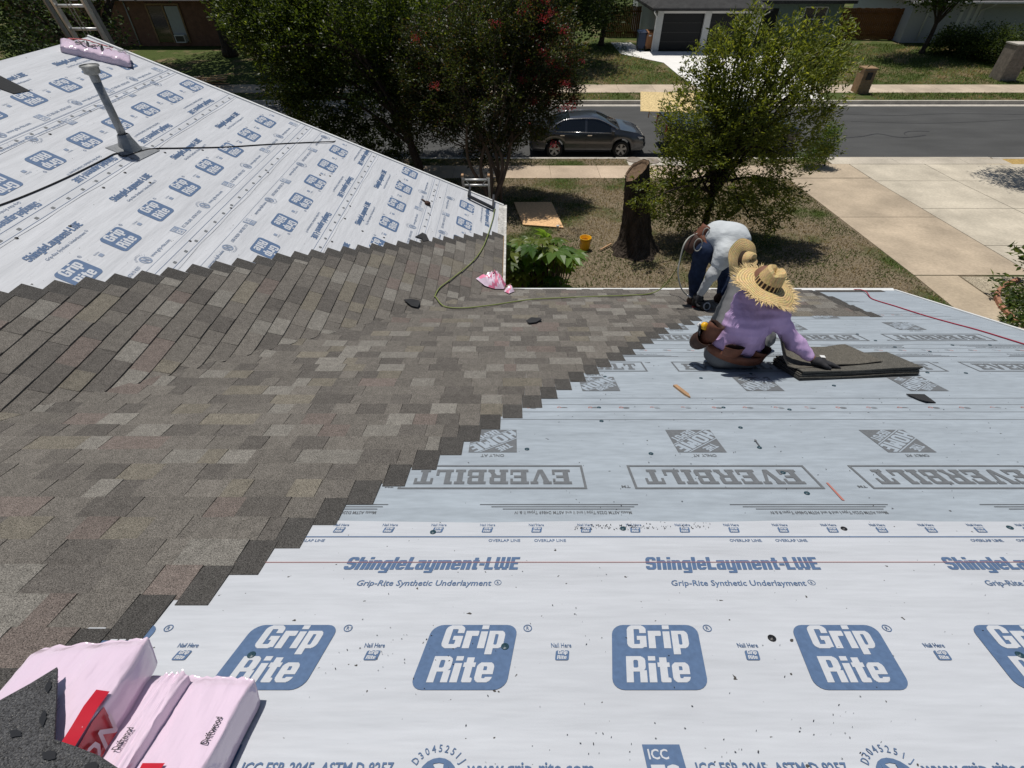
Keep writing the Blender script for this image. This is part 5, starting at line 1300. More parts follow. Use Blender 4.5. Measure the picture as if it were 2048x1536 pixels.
tree('street_tree', 'broad green tree with a straight trunk behind the gable, left of the blossom', b, Py(790, 150, 18.8), .17, EL, 3300, 34, .12, .058, [((.048, .076, .014), 3), ((.075, .108, .018), 2), ((.028, .046, .011), 3.6), ((.14, .18, .032), .6)], 31, .30, 'bark', 'leaf', 'trees along the near side of the street', 30, .35, twig=.6, trunk_pts=[b, Py(838, 335, 17.9), Py(822, 290, 18.1), Py(800, 190, 18.6), Py(780, 90, 19.0)])
# shrub by the apron
b = G(1648, 333); sb = Vector((b.x, b.y, gz(b.y)))
ESH = [ell(1655, 285, b.y, .42, .4, .5), ell(1665, 260, b.y, .25, .25, .3), ell(1630, 305, b.y, .5, .45, .35), ell(1610, 320, b.y-.2, .5, .4, .3)]
t = thing('shrub', 'bright green rounded shrub at the corner of the driveway apron', 'shrub', sb); C = blob_points(ESH, 170, 8, .5)
leaves('foliage', C, 26, .075, .04, [((.075, .13, .018), 3), ((.11, .17, .03), 2), ((.045, .08, .015), 2)], t, 'leaf', 8, .10, .35); limbs('stem', sb, sb+Vector((0, 0, .6)), .03, [tuple(c) for c in C[:10]], 'bark', t, 3)
# trees across the street and beyond
def far_tree(name, label, X, Y, r0, ells, nc, per, L, pal, seed, group='trees across the street', spread=.45, hgt=3.0):
    b = Vector((X, Y, gz(Y))); return tree(name, label, b, b+Vector((.2, 0, hgt)), r0, ells, nc, per, L, L*.5, pal, seed, spread, 'bark', 'leaf_soft', group, 14, .35)
far_tree('shade_tree', 'dark dense tree across the street directly behind the blossom', 0.5, 38.5, .35, [((0.5, 38.5, 5.2), (5.5, 3.5, 3.0)), ((-4, 38, 4.6), (3.2, 3, 2.6)), ((4.2, 39, 3.2), (2.0, 2, 2.2)), ((-1, 37, 2.6), (2.5, 2, 1.6))], 900, 26, .26, DKGREEN, 41)
far_tree('shade_tree', 'mid-green leafy tree beside the white garage', 6.3, 43.5, .2, [((6.4, 43.5, 2.6), (1.8, 1.6, 1.7)), ((5.4, 43.2, 4.2), (2.2, 2, 1.8)), ((7.4, 44, 3.8), (1.2, 1.2, 1.2)), ((4.2, 43, 2.2), (1.2, 1.2, 1.3))], 420, 26, .20, [((.035, .055, .016), 3), ((.05, .075, .02), 2), ((.02, .035, .01), 3)], 42, spread=.35)
b = G(462, 112)
far_tree('oak_tree', 'dark-trunked oak standing before the brick house', b.x, b.y, .42, [((b.x+1, b.y-1, 9.0), (6.5, 5.5, 2.6)), ((b.x-4, b.y-3, 8.6), (4, 4, 2.0)), ((b.x+4, b.y-4, 8.2), (4.0, 4.5, 1.9))], 800, 24, .28, DKGREEN, 43, hgt=7.5, spread=.6)
far_tree('oak_tree', 'wide oak whose low crown fills the space behind the ladder', -20.5, 30, .3, [((-21.5, 29, 2.9), (3.2, 2.5, 2.3)), ((-24.5, 30, 4.2), (3, 3, 2.5)), ((-18.8, 31.5, 5.6), (2.5, 2.5, 1.6))], 520, 26, .20, [((.040, .066, .022), 3), ((.055, .085, .03), 2), ((.022, .04, .014), 3)], 44, spread=.4)
far_tree('oak_tree', 'tall shade oak between the brick house and the street', -9.5, 36.5, .3, [((-9.5, 35, 8.0), (6.0, 5, 2.4)), ((-14, 34, 8.6), (5, 4.5, 2.2)), ((-6, 36, 6.0), (3, 3, 2.2))], 700, 24, .28, DKGREEN, 45, hgt=6.0, spread=.6)
far_tree('pecan_tree', 'feathery green tree hanging before the far fence', 27.6, 41.0, .16, [((26.6, 40.4, 3.9), (2.6, 1.8, 1.4)), ((28.6, 40.8, 4.6), (2.4, 1.6, 1.5)), ((25, 40.2, 5.0), (2, 1.5, 1.2))], 460, 26, .22, GREEN, 46, spread=.4)
far_tree('magnolia_tree', 'dark glossy tree at the far right corner of the view', 33.8, 39.2, .2, [((34.5, 39.0, 3.6), (1.9, 1.6, 1.5)), ((36, 39, 2.2), (1.6, 1.5, 1.4))], 220, 22, .28, DKGREEN, 47, spread=.4)
far_tree('driveway_tree', 'tree beside the driveway whose shadow falls on the concrete', 20.4, 20.3, .16, [((18.4, 20.6, 6.3), (2.1, 1.5, 1.0)), ((19.6, 19.4, 5.6), (1.9, 1.4, 1.0)), ((20.6, 20.4, 7.0), (2.4, 2.0, 1.3))], 800, 30, .13, GREEN, 48, group='trees along the near side of the street', spread=.25, hgt=5.2)
# hedge at the far right: three clipped bushes
for k, (px_, py_, rx, rz, lab) in enumerate(((1895, 108, 1.5, .9, 'leftmost and darkest bush of the far right hedge'), (1950, 118, 2.0, 1.1, 'middle bush of the far right hedge'), (2010, 128, 2.0, 1.2, 'bush of the far right hedge beside the brick pillar'))):
    q = G(px_, py_); t = thing('hedge_bush', lab, 'bush', (q.x, q.y, gz(q.y)), 'hedge across the street')
    C = blob_points([((q.x, q.y, gz(q.y)+rz*.75), (rx, 1.0, rz)), ((q.x+.8, q.y-.4, gz(q.y)+rz*.6), (rx*.6, .8, rz*.7))], 230, 50+k, .6)
    leaves('foliage', C, 24, .15, .07, [((.055, .085, .018), 3), ((.08, .115, .024), 2), ((.035, .055, .013), 3)], t, 'leaf_soft', 60+k, .22, .35); limbs('stem', (q.x, q.y, gz(q.y)), (q.x, q.y, gz(q.y)+rz), .06, [tuple(c) for c in C[:8]], 'bark', t, k)
# tall cut stump
b = G(1262, 503); S0 = Vector((b.x+.12, b.y, gz(b.y))); tp_ = Py(1273, 340, b.y+.1)
sp_ = thing('tree_stump', 'tall dark tree stump with a slanted cut top beside the leafy tree', 'tree stump', S0)
V = []; Fc = []; n = 44; K = 26; r_ = random.Random(3)
H_ = tp_.z-S0.z
for k in range(K+1):
    t_ = k/K; c = S0.lerp(tp_, t_); rr = .40*(1+.55*math.exp(-t_*8)-.36*t_)
    for j in range(n):
        a = 2*math.pi*j/n; q = rr*(1+.07*math.sin(3*a+t_*2)+.05*math.sin(7*a+1+t_)+.03*math.sin(13*a+4*t_)+r_.uniform(-.035, .035)+.22*math.exp(-t_*9)*max(0, math.sin(4*a)))
        z = c.z if k < K else c.z
        tilt = (.50*math.cos(a)+.22*math.sin(a))*q*1.6*max(0, (t_-.6)/.4)
        V.append((c.x+q*math.cos(a), c.y+q*math.sin(a), max(z+tilt, S0.z-.05 if k == 0 else -9)))
for k in range(K):
    for j in range(n): Fc.append([k*n+j, k*n+(j+1) % n, (k+1)*n+(j+1) % n, (k+1)*n+j])
raw('trunk', V, Fc, 'bark', sp_, None, None, True)
top = [Vector(V[K*n+j]) for j in range(n)]; c = sum(top, Vector())/n
VV = []; Fc = []; cols = []
for f, dz in ((.97, .0), (.86, -.02), (.80, -.06), (.4, -.09), (.02, -.10)): VV += [c+(p_-c)*f+Vector((0, 0, dz)) for p_ in top]
for i in range(4):
    for j in range(n): Fc.append([i*n+j, i*n+(j+1) % n, (i+1)*n+(j+1) % n, (i+1)*n+j])
raw('cut_face', VV, Fc, 'cut_wood', sp_)
for (px_, py_, s_) in ((1215, 495, .05), (1240, 512, .06), (1228, 505, .04)):
    pass
# broadleaf plant in the inside corner: palmate leaves on stalks
pb = Vector((.62, 7.7, gz(7.7)))
pl = thing('broadleaf_plant', 'bushy plant with large hand-shaped leaves in the corner below the eave', 'plant', pb)
r_ = random.Random(12); stk = MB(); nl = 0
def palmate(c, d, up, R_, parent):
    """one leaf of 8 pointed lobes, creased along each midrib"""
    d = Vector(d).normalized(); up = Vector(up); up = (up-d*up.dot(d)).normalized(); s = d.cross(up); V = [c]; Fc = []; cols = []; k0 = r_.uniform(.75, 1.2)
    col = tuple(q*k0 for q in r_.choice(((.10, .20, .033), (.08, .165, .03), (.13, .23, .045), (.10, .17, .032), (.15, .19, .04))))
    for i in range(8):
        a = R(-128+256*i/7); e = d*math.cos(a)+s*math.sin(a); f = -d*math.sin(a)+s*math.cos(a); L = R_*(1-.30*abs(a)/2.3)*r_.uniform(.9, 1.1); w = L*.19
        o = len(V); dr = -.22*L
        V += [c+e*L*.33+f*w*.7+up*.012, c+e*L*.33-f*w*.7+up*.012, c+e*L*.66+f*w+up*(dr*.25+.015), c+e*L*.66-f*w+up*(dr*.25+.015), c+e*L*.5+up*-.006, c+e*L+up*dr]
        Fc += [[0, o, o+4], [0, o+4, o+1], [o, o+2, o+4], [o+1, o+4, o+3], [o+4, o+2, o+5], [o+4, o+5, o+3]]; cols += [col]*6
    return raw('leaf', V, Fc, 'leaf', parent, None, cols, False)
for i in range(150):
    px_ = r_.uniform(1005, 1165); py_ = r_.uniform(455, 590); Yl = r_.uniform(6.9, 8.1)
    if (px_-1080)**2/68**2+(py_-532)**2/62**2 > 1: continue
    c = Py(px_, py_, Yl)
    if c.z > 3.3 or c.z < .5 or (c.x < .25 and c.z > 2.9): continue
    o_ = Vector((c.x-pb.x, c.y-pb.y-.25, .35)); palmate(c, o_+Vector((0, -.2, -.2)), (o_.x*.3, -.25, 1), r_.choice((.15, .20, .25, .29, .33, .37))*r_.uniform(.9, 1.1), pl)
    stk.tube(spline([pb+Vector((r_.uniform(-.12, .12), r_.uniform(-.12, .12), .2)), pb.lerp(c, .55)+Vector((0, 0, .25)), c], 4), .009, 5, caps=False)
stk.build('stalks', 'bark_smooth', pl, True)
# ground cover behind brick edging, right edge of the view
gc = thing('bedding_plants', 'low leafy bedding plants behind curved terracotta edging at the right edge', 'plants', G(2030, 610))
q0 = G(2045, 600)
C = [np.array([G(x, y).x, G(x, y).y, gz(G(x, y).y)+.10]) for x, y in [(random.uniform(2005, 2140), random.uniform(572, 660)) for _ in range(120)]]
leaves('foliage', C, 24, .09, .05, GREEN, gc, 'leaf', 71, .09, .4)
C = [np.array([*Py(2040, 500, 11.5)]), np.array([*Py(2060, 520, 11.4)]), np.array([*Py(2045, 515, 11.5)]), np.array([*Py(2000, 565, 10.6)]), np.array([*Py(2015, 645, 9.4)]), np.array([*Py(2030, 640, 9.4)])]
leaves('tall_leaves', np.array(C), 22, .20, .07, GREEN, gc, 'leaf', 72, .12, .3)
eg = thing('edging', 'curved terracotta brick edging round the bedding plants', 'edging', G(1990, 600), None)
ep = spline([G(x, y) for x, y in ((2035, 562), (2006, 575), (1991, 592), (1997, 612), (2014, 632), (2030, 648))], 4)
for i in range(len(ep)-1):
    a, b_ = ep[i], ep[i+1]; mb = MB(); d = (b_-a).normalized()*.006
    mb.bar(Vector((a.x, a.y, gz(a.y)+.04))+d, Vector((b_.x, b_.y, gz(b_.y)+.04))-d, .09, .10); mb.build('brick', 'terracotta', eg)
# grass blades over the near lawn and verges
r_ = np.random.default_rng(3)
def grass(name, n, x0, x1, y0, y1, h, pal_f, seed, skip=None):
    r_ = np.random.default_rng(seed); X = r_.uniform(x0, x1, n); Y = r_.uniform(y0, y1, n)
    if skip is not None: k = ~skip(X, Y); X, Y = X[k], Y[k]
    n = len(X); Z = np.interp(Y, GY, GZ); a = r_.uniform(0, 6.28, n); w = h*.22*r_.uniform(.6, 1.5, n); hh = h*r_.uniform(.5, 1.3, n)
    ln = r_.normal(size=(n, 2))*.7*hh[:, None]
    P0 = np.stack([X-np.cos(a)*w, Y-np.sin(a)*w, Z], 1); P1 = np.stack([X+np.cos(a)*w, Y+np.sin(a)*w, Z], 1); P2 = np.stack([X+ln[:, 0], Y+ln[:, 1], Z+hh], 1)
    V = np.stack([P0, P1, P2], 1).reshape(-1, 3); Q = np.arange(3*n).reshape(-1, 3)
    g = pal_f(X, Y, r_)
    o = npmesh(name, V, Q, 'blade', None, cols=g); return o
def pn(X, Y, s): return .5+.25*(np.sin(X*1.3*s+1.7*np.sin(Y*.9*s))+np.sin(Y*1.7*s+1.3*np.sin(X*1.1*s+2)))
def lawncol(X, Y, r_):
    f = pn(X, Y, 1.0)*.6+pn(X, Y, 2.7)*.4+(np.clip((X-7.0)/3.2, 0, 1)*.16)+np.where(Y > 20.7, .22, 0)+r_.normal(size=len(X))*.12
    g = f > .585
    c = np.where(g[:, None], np.array([.080, .108, .028]), np.array([.30, .24, .16])); return c*r_.uniform(.6, 1.35, len(X))[:, None]
skipd = lambda X, Y: ((Y > 19.3) & (Y < 20.76)) | ((X > 10.1) & (Y < 21)) | ((X > 4.5) & (X < 7) & (Y > 20.7))
tag(grass('grass', 90000, -4.0, 10.12, 8.2, 21.5, .05, lawncol, 5, skipd), 'short dry and green grass of the front lawn', 'grass', None, 'stuff')
def farcol(X, Y, r_):
    f = pn(X, Y, .7)*.6+pn(X, Y, 1.9)*.4+r_.normal(size=len(X))*.1-np.where((X < 12) & (Y > 34) & (Y < 40), .16, 0)
    c = np.where((f < .40)[:, None], np.array([.33, .26, .16]), np.array([.085, .118, .03])); return c*r_.uniform(.6, 1.3, len(X))[:, None]
skipf = lambda X, Y: ((Y > 32.1) & (Y < 33.9)) | ((X > 8) & (X < 19.5) & (Y < 45) & (X > 19.5-(Y-30)*.35-7.5))
tag(grass('far_grass', 60000, 2, 36, 30.75, 44, .09, farcol, 6, skipf), 'patchy green grass across the street', 'grass', None, 'stuff')
# ---------------------------------------------------------------- vehicles
def loft_vehicle(root, org, prof, wheels, paint, nst=70):
    """prof: dict of curves over x; body panels and panes come out as separate parts"""
    xs = sorted(set(list(np.linspace(prof['x0'], prof['x1'], nst))+[q+d for q in wheels['x'] for d in np.linspace(-.42, .42, 15)]+list(prof['cuts'])))
    xs = [x for x in xs if prof['x0'] <= x <= prof['x1']]
    f = lambda k, x: float(np.interp(x, prof[k][0], prof[k][1]))
    rings = []
    for x in xs:
        zb = f('bot', x)
        for q in wheels['x']:
            d = abs(x-q)
            if d < wheels['r']: zb = max(zb, wheels['zc']+math.sqrt(wheels['r']**2-d*d))
        w = f('w', x); zt = f('top', x); zl = min(f('belt', x), zt-.02); yr = f('yr', x); zb = min(zb, zl-.08)
        zm = zb+(zl-zb)*.45
        P = [(0, zb), (w*.86, zb), (w*.985, zb+(zm-zb)*.35), (w*1.0, zm), (w*.99, zl-.06 if zl-.06 > zm else (zm+zl)/2), (w*.955, zl), (yr+(w*.955-yr)*.06, zt-(zt-zl)*.10), (yr*.93, zt-(zt-zl)*.02-.012), (yr*.55, zt), (0, zt)]
        rings.append([(org[0]+x, y, org[2]+z) for y, z in P])
    m = len(rings[0]); bod = MB(); panes = {}
    gx0, gx1, ws0, rw1 = prof['gx0'], prof['gx1'], prof['ws0'], prof['rw1']
    for i in range(len(xs)-1):
        xm = (xs[i]+xs[i+1])/2
        for j in range(m-1):
            key = None
            if j == 5 and gx0 < xm < gx1:
                for nm, a, b_ in prof['panes']:
                    if a < xm < b_: key = nm
            if j in (6, 7, 8) and ws0 < xm < gx1-.02 and j > 6: key = 'windshield'
            if j in (7, 8) and gx0+.02 < xm < rw1: key = 'rear_window'
            for sg in (1, -1):
                q = [(p_[0], org[1]+sg*p_[1], p_[2]) for p_ in (rings[i][j], rings[i+1][j], rings[i+1][j+1], rings[i][j+1])]
                if sg < 0: q = q[::-1]
                if key is None: bod.add(q, [[0, 1, 2, 3]])
                else:
                    k2 = key if key in ('windshield', 'rear_window') else (key, sg); panes.setdefault(k2, MB()).add(q, [[0, 1, 2, 3]])
    for r_ in (rings[0], rings[-1]):
        L = [(p_[0], org[1]+p_[1], p_[2]) for p_ in r_]+[(p_[0], org[1]-p_[1], p_[2]) for p_ in r_[::-1]]; bod.add(L, [list(range(len(L)))])
    o = bod.build('body', paint, root); weld(o)
    for k, mb in panes.items(): weld(mb.build(k if isinstance(k, str) else 'side_window', 'car_glass', root))
    for q in wheels['x']:
        for sg in (-1, 1):
            wheel((org[0]+q, org[1]+sg*wheels['y'], org[2]+wheels['zc']), sg, wheels['rt'], root)
def weld(o):
    bm = bmesh.new(); bm.from_mesh(o.data); bmesh.ops.remove_doubles(bm, verts=bm.verts, dist=.0008); bmesh.ops.recalc_face_normals(bm, faces=bm.faces); bm.to_mesh(o.data); bm.free()
    for p_ in o.data.polygons: p_.use_smooth = True
    try: o.data.set_sharp_from_angle(angle=R(32))
    except Exception: pass
def wheel(c, sg, rt, root):
    ax = (Vector((1, 0, 0)), Vector((0, 0, 1)), Vector((0, sg, 0)))
    mb = MB(); mb.lathe([(rt*.64, .095), (rt*.80, .105), (rt*.93, .10), (rt, .075), (rt, -.075), (rt*.93, -.1), (rt*.6, -.1)], c, ax, 28); ty = mb.build('tyre', 'tyre', root, True)
    mb = MB(); mb.lathe([(rt*.66, .098), (rt*.63, .085), (rt*.60, .03), (0, .02)], c, ax, 28, 1); mb.lathe([(rt*.66, .100), (rt*.62, .1), (rt*.615, .085)], c, ax, 28)
    for k in range(5):
        a = R(90+72*k); e = ax[0]*math.cos(a)+ax[1]*math.sin(a); f = -ax[0]*math.sin(a)+ax[1]*math.cos(a); c_ = Vector(c)
        mb.add([c_+e*.03+f*.030+ax[2]*.088, c_+e*.03-f*.030+ax[2]*.088, c_+e*rt*.63-f*.048+ax[2]*.092, c_+e*rt*.63+f*.048+ax[2]*.092, c_+e*.03+f*.03+ax[2]*.05, c_+e*.03-f*.03+ax[2]*.05, c_+e*rt*.63-f*.048+ax[2]*.05, c_+e*rt*.63+f*.048+ax[2]*.05], [[0, 1, 2, 3], [0, 3, 7, 4], [1, 5, 6, 2]])
    mb.lathe([(.045, .088), (.04, .094), (0, .095)], c, ax, 14); mb.build('rim', ['rim', 'black_plastic'], root)
rw = G(1107, 310); CX = rw.x; CY = 22.95; CZ = zst(22.6)
car = thing('sedan', 'dark grey four-door sedan parked at the near kerb behind the blossom tree', 'car', (CX+1.4, CY, CZ))
sed = dict(x0=-1.02, x1=3.74, gx0=-.30, gx1=2.62, ws0=1.72, rw1=.58, cuts=(-.30, -.12, .22, .58, 1.18, 1.27, 1.72, 2.3, 2.62),
    bot=([-1.02, -.9, 3.55, 3.74], [.36, .22, .20, .34]), w=([-1.02, -.9, -.4, .5, 2.4, 3.2, 3.6, 3.74], [.60, .76, .88, .91, .91, .87, .74, .52]),
    top=([-1.02, -.97, -.90, -.45, -.30, .0, .30, .58, 1.1, 1.5, 1.72, 2.1, 2.62, 2.9, 3.3, 3.55, 3.68, 3.74], [.70, .98, 1.06, 1.11, 1.12, 1.27, 1.38, 1.435, 1.47, 1.46, 1.43, 1.29, 1.07, 1.02, .93, .83, .73, .55]),
    belt=([-1.02, -.9, -.3, .5, 1.5, 2.5, 3.1, 3.5, 3.74], [.62, .93, 1.0, .985, .955, .93, .86, .74, .50]),
    yr=([-1.02, -.7, -.30, .1, .58, 1.2, 1.72, 2.2, 2.62, 3.0, 3.5, 3.74], [.52, .74, .78, .66, .60, .60, .61, .70, .80, .80, .70, .45]),
    panes=(('rear', .02, 1.18), ('front', 1.27, 2.22)))
loft_vehicle(car, (CX, CY, CZ), sed, dict(x=(0.0, 2.70), r=.385, zc=.325, y=.80, rt=.325), 'car_paint')
for sg in (-1, 1):
    for x in (.12, 1.22): mb = MB(); mb.box((CX+x+.16, CY+sg*.915, CZ+.88), (.19, .03, .03), bev=.01); mb.build('door_handle', 'chrome', car)
    mb = MB(); mb.box((CX+2.28, CY+sg*1.0, CZ+1.0), (.12, .20, .13), bev=.04); mb.build('mirror', 'car_paint', car)
    mb = MB(); mb.tube([(CX+.0, CY+sg*.875, CZ+1.005), (CX+1.2, CY+sg*.885, CZ+.985), (CX+2.3, CY+sg*.88, CZ+.955)], .011, 6); mb.build('belt_trim', 'chrome', car, True)
    mb = MB(); mb.tube(spline([(CX-.2, CY+sg*.80, CZ+1.08), (CX+.35, CY+sg*.635, CZ+1.37), (CX+1.1, CY+sg*.625, CZ+1.435), (CX+1.75, CY+sg*.64, CZ+1.40), (CX+2.5, CY+sg*.80, CZ+1.07)], 5), .010, 6); mb.build('roof_trim', 'chrome', car, True)
    mb = MB(); V = [(CX+3.30, CY+sg*.85, CZ+.80), (CX+3.52, CY+sg*.775, CZ+.76), (CX+3.60, CY+sg*.70, CZ+.70), (CX+3.40, CY+sg*.835, CZ+.70)]; mb.add([Vector(v)+Vector((.0, sg*.02, .02)) for v in V], [[0, 1, 2, 3]]); mb.build('headlight', 'lamp_clear', car)
    mb = MB(); mb.box((CX-.99, CY+sg*.62, CZ+.86), (.06, .26, .14), bev=.02); mb.build('tail_light', 'lamp_red', car)
    for x in (.40, 1.235, 2.36):
        mb = MB(); mb.box((CX+x, CY+sg*.905, CZ+.60), (.008, .02, .56)); mb.build('door_seam', 'black_plastic', car)
# black pickup with a sheet of board on it, hidden behind the leafy tree
TX = 7.35; TY = 23.3
trk = thing('pickup_truck', 'black pickup parked ahead of the sedan, mostly hidden by the leafy tree', 'truck', (TX+1.6, TY, zst(23)))
pk = dict(x0=-1.15, x1=4.4, gx0=1.05, gx1=3.1, ws0=2.5, rw1=1.25, cuts=(1.05, 1.25, 1.3, 2.0, 2.08, 2.5, 3.1),
    bot=([-1.15, 4.2, 4.4], [.45, .38, .5]), w=([-1.15, -1.0, 3.8, 4.2, 4.4], [.86, .95, .95, .9, .75]),
    top=([-1.15, -1.1, 1.03, 1.05, 1.25, 1.4, 2.5, 3.1, 3.4, 4.2, 4.4], [1.0, 1.22, 1.22, 1.24, 1.72, 1.8, 1.78, 1.25, 1.18, 1.05, .85]), belt=([-1.15, 4.4], [1.15, 1.0]),
    yr=([-1.15, 1.0, 1.3, 2.5, 3.1, 4.4], [.90, .90, .72, .72, .88, .72]), panes=(('rear', 1.35, 2.0), ('front', 2.08, 2.9)))
loft_vehicle(trk, (TX, TY, zst(23)), pk, dict(x=(0.0, 3.4), r=.45, zc=.38, y=.84, rt=.38), 'truck_black')
for sg in (-1, 1): mb = MB(); mb.box((TX-1.13, TY+sg*.82, zst(23)+.95), (.06, .14, .34), bev=.02); mb.build('tail_light', 'lamp_red', trk)
bd = thing('board_sheet', 'bright yellow sheet of strand board resting on the pickup beyond the sedan', 'board', Pz(1300, 220, .6))
a0, a1 = Pz(1281, 222, .95), Pz(1281, 183, 1.45)
V = [a0, a0+Vector((2.2, 0, -.06)), a1+Vector((2.2, .0, -.06)), a1]; n_ = (V[1]-V[0]).cross(V[3]-V[0]).normalized()
raw('panel', V+[v-n_*.015 for v in V], [[0, 1, 2, 3], [7, 6, 5, 4], [0, 4, 5, 1], [1, 5, 6, 2], [2, 6, 7, 3], [3, 7, 4, 0]], 'osb', bd)
for x in (.5, 1.6):
    mb = MB(); q = a1+Vector((x, -.05, -.04)); mb.tube([q, Vector((q.x, TY, zst(23)+1.2))], .02, 6); mb.build('prop', 'wood', bd)
# ---------------------------------------------------------------- things on the lawn
P = [G(*q) for q in ((1028, 407), (1103, 407), (1127, 458), (1046, 452))]
gb_ = [Vector((p_.x, p_.y, gz(p_.y)+.05)) for p_ in P]
raw('strand_board', gb_+[v-Vector((0, 0, .03)) for v in gb_], [[0, 1, 2, 3], [0, 4, 5, 1], [1, 5, 6, 2], [2, 6, 7, 3], [3, 7, 4, 0]], 'osb_tan')
tag(bpy.data.objects['strand_board'], 'sheet of tan strand board lying on the lawn under the tree shade', 'board')
b = G(1169, 499); bk = thing('bucket', 'yellow plastic bucket standing on the dry lawn', 'bucket', b); z0 = gz(b.y)+.02
mb = MB(); mb.lathe([(0, 0), (.125, 0), (.13, .01), (.148, .30), (.158, .30), (.158, .345), (.152, .345), (.147, .34), (.14, .06), (.12, .03), (0, .03)], (b.x, b.y, z0), n=28); mb.build('pail', 'yellow', bk, True)
mb = MB(); mb.lathe([(.150, .285), (.160, .285), (.160, .29), (.15, .29)], (b.x, b.y, z0), n=28); mb.build('rib', 'yellow', bk)
mb = MB(); mb.tube([(b.x+.158*math.cos(t_), b.y-.02-.10*math.sin(t_), z0+.30-.15*math.sin(t_)) for t_ in np.linspace(0, math.pi, 14)], .004, 6); mb.build('handle', 'steel', bk, True)
c = G(1115, 460); mb = MB(); mb.lathe([(0, 0), (.03, 0), (.042, .11), (.045, .112), (.04, .11), (.028, .01)], (c.x, c.y, gz(c.y)+.03), n=16)
tag(mb.build('paper_cup', 'white_paint', None, True), 'white paper cup at the corner of the tan board', 'cup')
mb = MB(); a, b_ = G(1200, 503), G(1222, 492); mb.bar((a.x, a.y, gz(a.y)+.05), (b_.x, b_.y, gz(b_.y)+.07), .04, .03); tag(mb.build('wood_offcut', 'wood'), 'pale wood offcut lying between the bucket and the stump', 'wood')
# pile of old boards by the far kerb
q = G(415, 165); wpile = thing('scrap_pile', 'pile of torn-off boards and scraps in the tree shade across the street', 'debris', q); r_ = random.Random(8)
for i in range(16):
    a = r_.uniform(-.6, .6); c = Vector((q.x+r_.uniform(-1.0, 1.0), q.y+r_.uniform(-.7, .7), gz(q.y)+.06+.035*i*.6)); L = r_.uniform(.7, 1.8)
    mb = MB(); mb.bar(c-Vector((math.cos(a), math.sin(a), .02))*L/2, c+Vector((math.cos(a), math.sin(a), .05))*L/2, r_.uniform(.08, .25), .03); mb.build('board', r_.choice(('osb_tan', 'wood', 'kerb', 'osb')), wpile)

# ---------------------------------------------------------------- buildings across the street
def wallbox(name, x0, x1, y0, y1, z0, z1, mat, parent): mb = MB(); mb.box(((x0+x1)/2, (y0+y1)/2, (z0+z1)/2), (x1-x0, y1-y0, z1-z0)); return mb.build(name, mat, parent)
gl = G(1284, 103); gy = gl.y; g0 = gz(gy)
q = [Py(x, 103, gy) for x in (1304, 1316, 1396, 1407, 1480, 1540)]; gx = [p_.x for p_ in q]
GH = thing('garage_house', 'white brick garage house with two dark doors and a low grey roof', 'house', (gx[2], gy+3, g0), 'houses across the street')
GW = gx[2]-gx[1]; X0 = gx[0]; X1 = gx[2]+.42+GW; X2 = X1+.45; H2 = 2.45
wallbox('pier', X0, gx[1], gy, gy+.3, g0, g0+H2, 'white_brick', GH); wallbox('pier', gx[2], gx[2]+.42, gy, gy+.3, g0, g0+H2, 'white_brick', GH); wallbox('pier', X1, X2, gy, gy+.3, g0, g0+H2, 'white_brick', GH)
wallbox('lintel', X0+.002, X2-.002, gy+.01, gy+.29, g0+2.13, g0+H2, 'white_paint', GH)
for x in (gx[1], gx[2]+.42):
    d_ = wallbox('garage_door', x, x+GW, gy+.18, gy+.24, g0, g0+2.13, 'garage_door', GH)
    for k in range(1, 4): wallbox('panel_groove', x+.02, x+GW-.02, gy+.172, gy+.18, g0+2.13*k/4-.012, g0+2.13*k/4+.012, 'black_plastic', d_)
wallbox('wall', X0-.001, X0+.3, gy+.3, gy+9, g0, g0+H2, 'white_brick', GH); wallbox('wall', X2-.3, X2, gy+.3, gy+3.2, g0, g0+H2, 'white_brick', GH)
XW = Py(1672, 60, gy+3).x
wallbox('recessed_wall', X2, XW, gy+3.0, gy+3.3, g0, g0+2.6, 'teal_wall', GH); wallbox('wall', XW-.3, XW, gy+3.3, gy+9, g0, g0+2.6, 'teal_wall', GH)
wy = gy+3.0
wx0, wx1 = Py(1606, 30, wy).x, Py(1652, 30, wy).x
wn = wallbox('window', wx0, wx1, wy-.04, wy-.005, g0+.75, g0+2.2, 'dark_glass', GH)
for x in (wx0, (wx0+wx1)/2-.03, wx1-.06): wallbox('frame', x, x+.06, wy-.07, wy-.04, g0+.75, g0+2.2, 'white_paint', wn)
for z in (g0+.75, g0+1.45, g0+2.14): wallbox('frame', wx0, wx1, wy-.068, wy-.042, z, z+.06, 'white_paint', wn)
dx = Py(1520, 60, wy).x; wallbox('front_door', dx, dx+.95, wy-.03, wy-.005, g0+.1, g0+2.1, 'garage_door', GH)
rf = MB(); ez = g0+H2+.02; ov = .5
A = [(X0-ov, gy-ov, ez), (X2+ov, gy-ov, ez), (X2+ov, gy+7.2, ez), (X0-ov, gy+7.2, ez)]; rzz = ez+1.5; xm0, xm1 = X0+2.4, X2-2.4
rf.add(A+[(xm0, gy+3.3, rzz), (xm1, gy+3.3, rzz)], [[0, 1, 5, 4], [1, 2, 5], [2, 3, 4, 5], [3, 0, 4]]); rf.add([Vector(v)-Vector((0, 0, .16)) for v in A]+[Vector(v) for v in A], [[0, 1, 5, 4], [1, 2, 6, 5], [2, 3, 7, 6], [3, 0, 4, 7], [3, 2, 1, 0]]); rf.build('roof', 'roof_grey', GH)
rf = MB(); A = [(X2-1.0, wy-.7, ez+.13), (XW+.5, wy-.7, ez+.13), (XW+.5, gy+11, ez+.13), (X2-1.0, gy+11, ez+.13)]
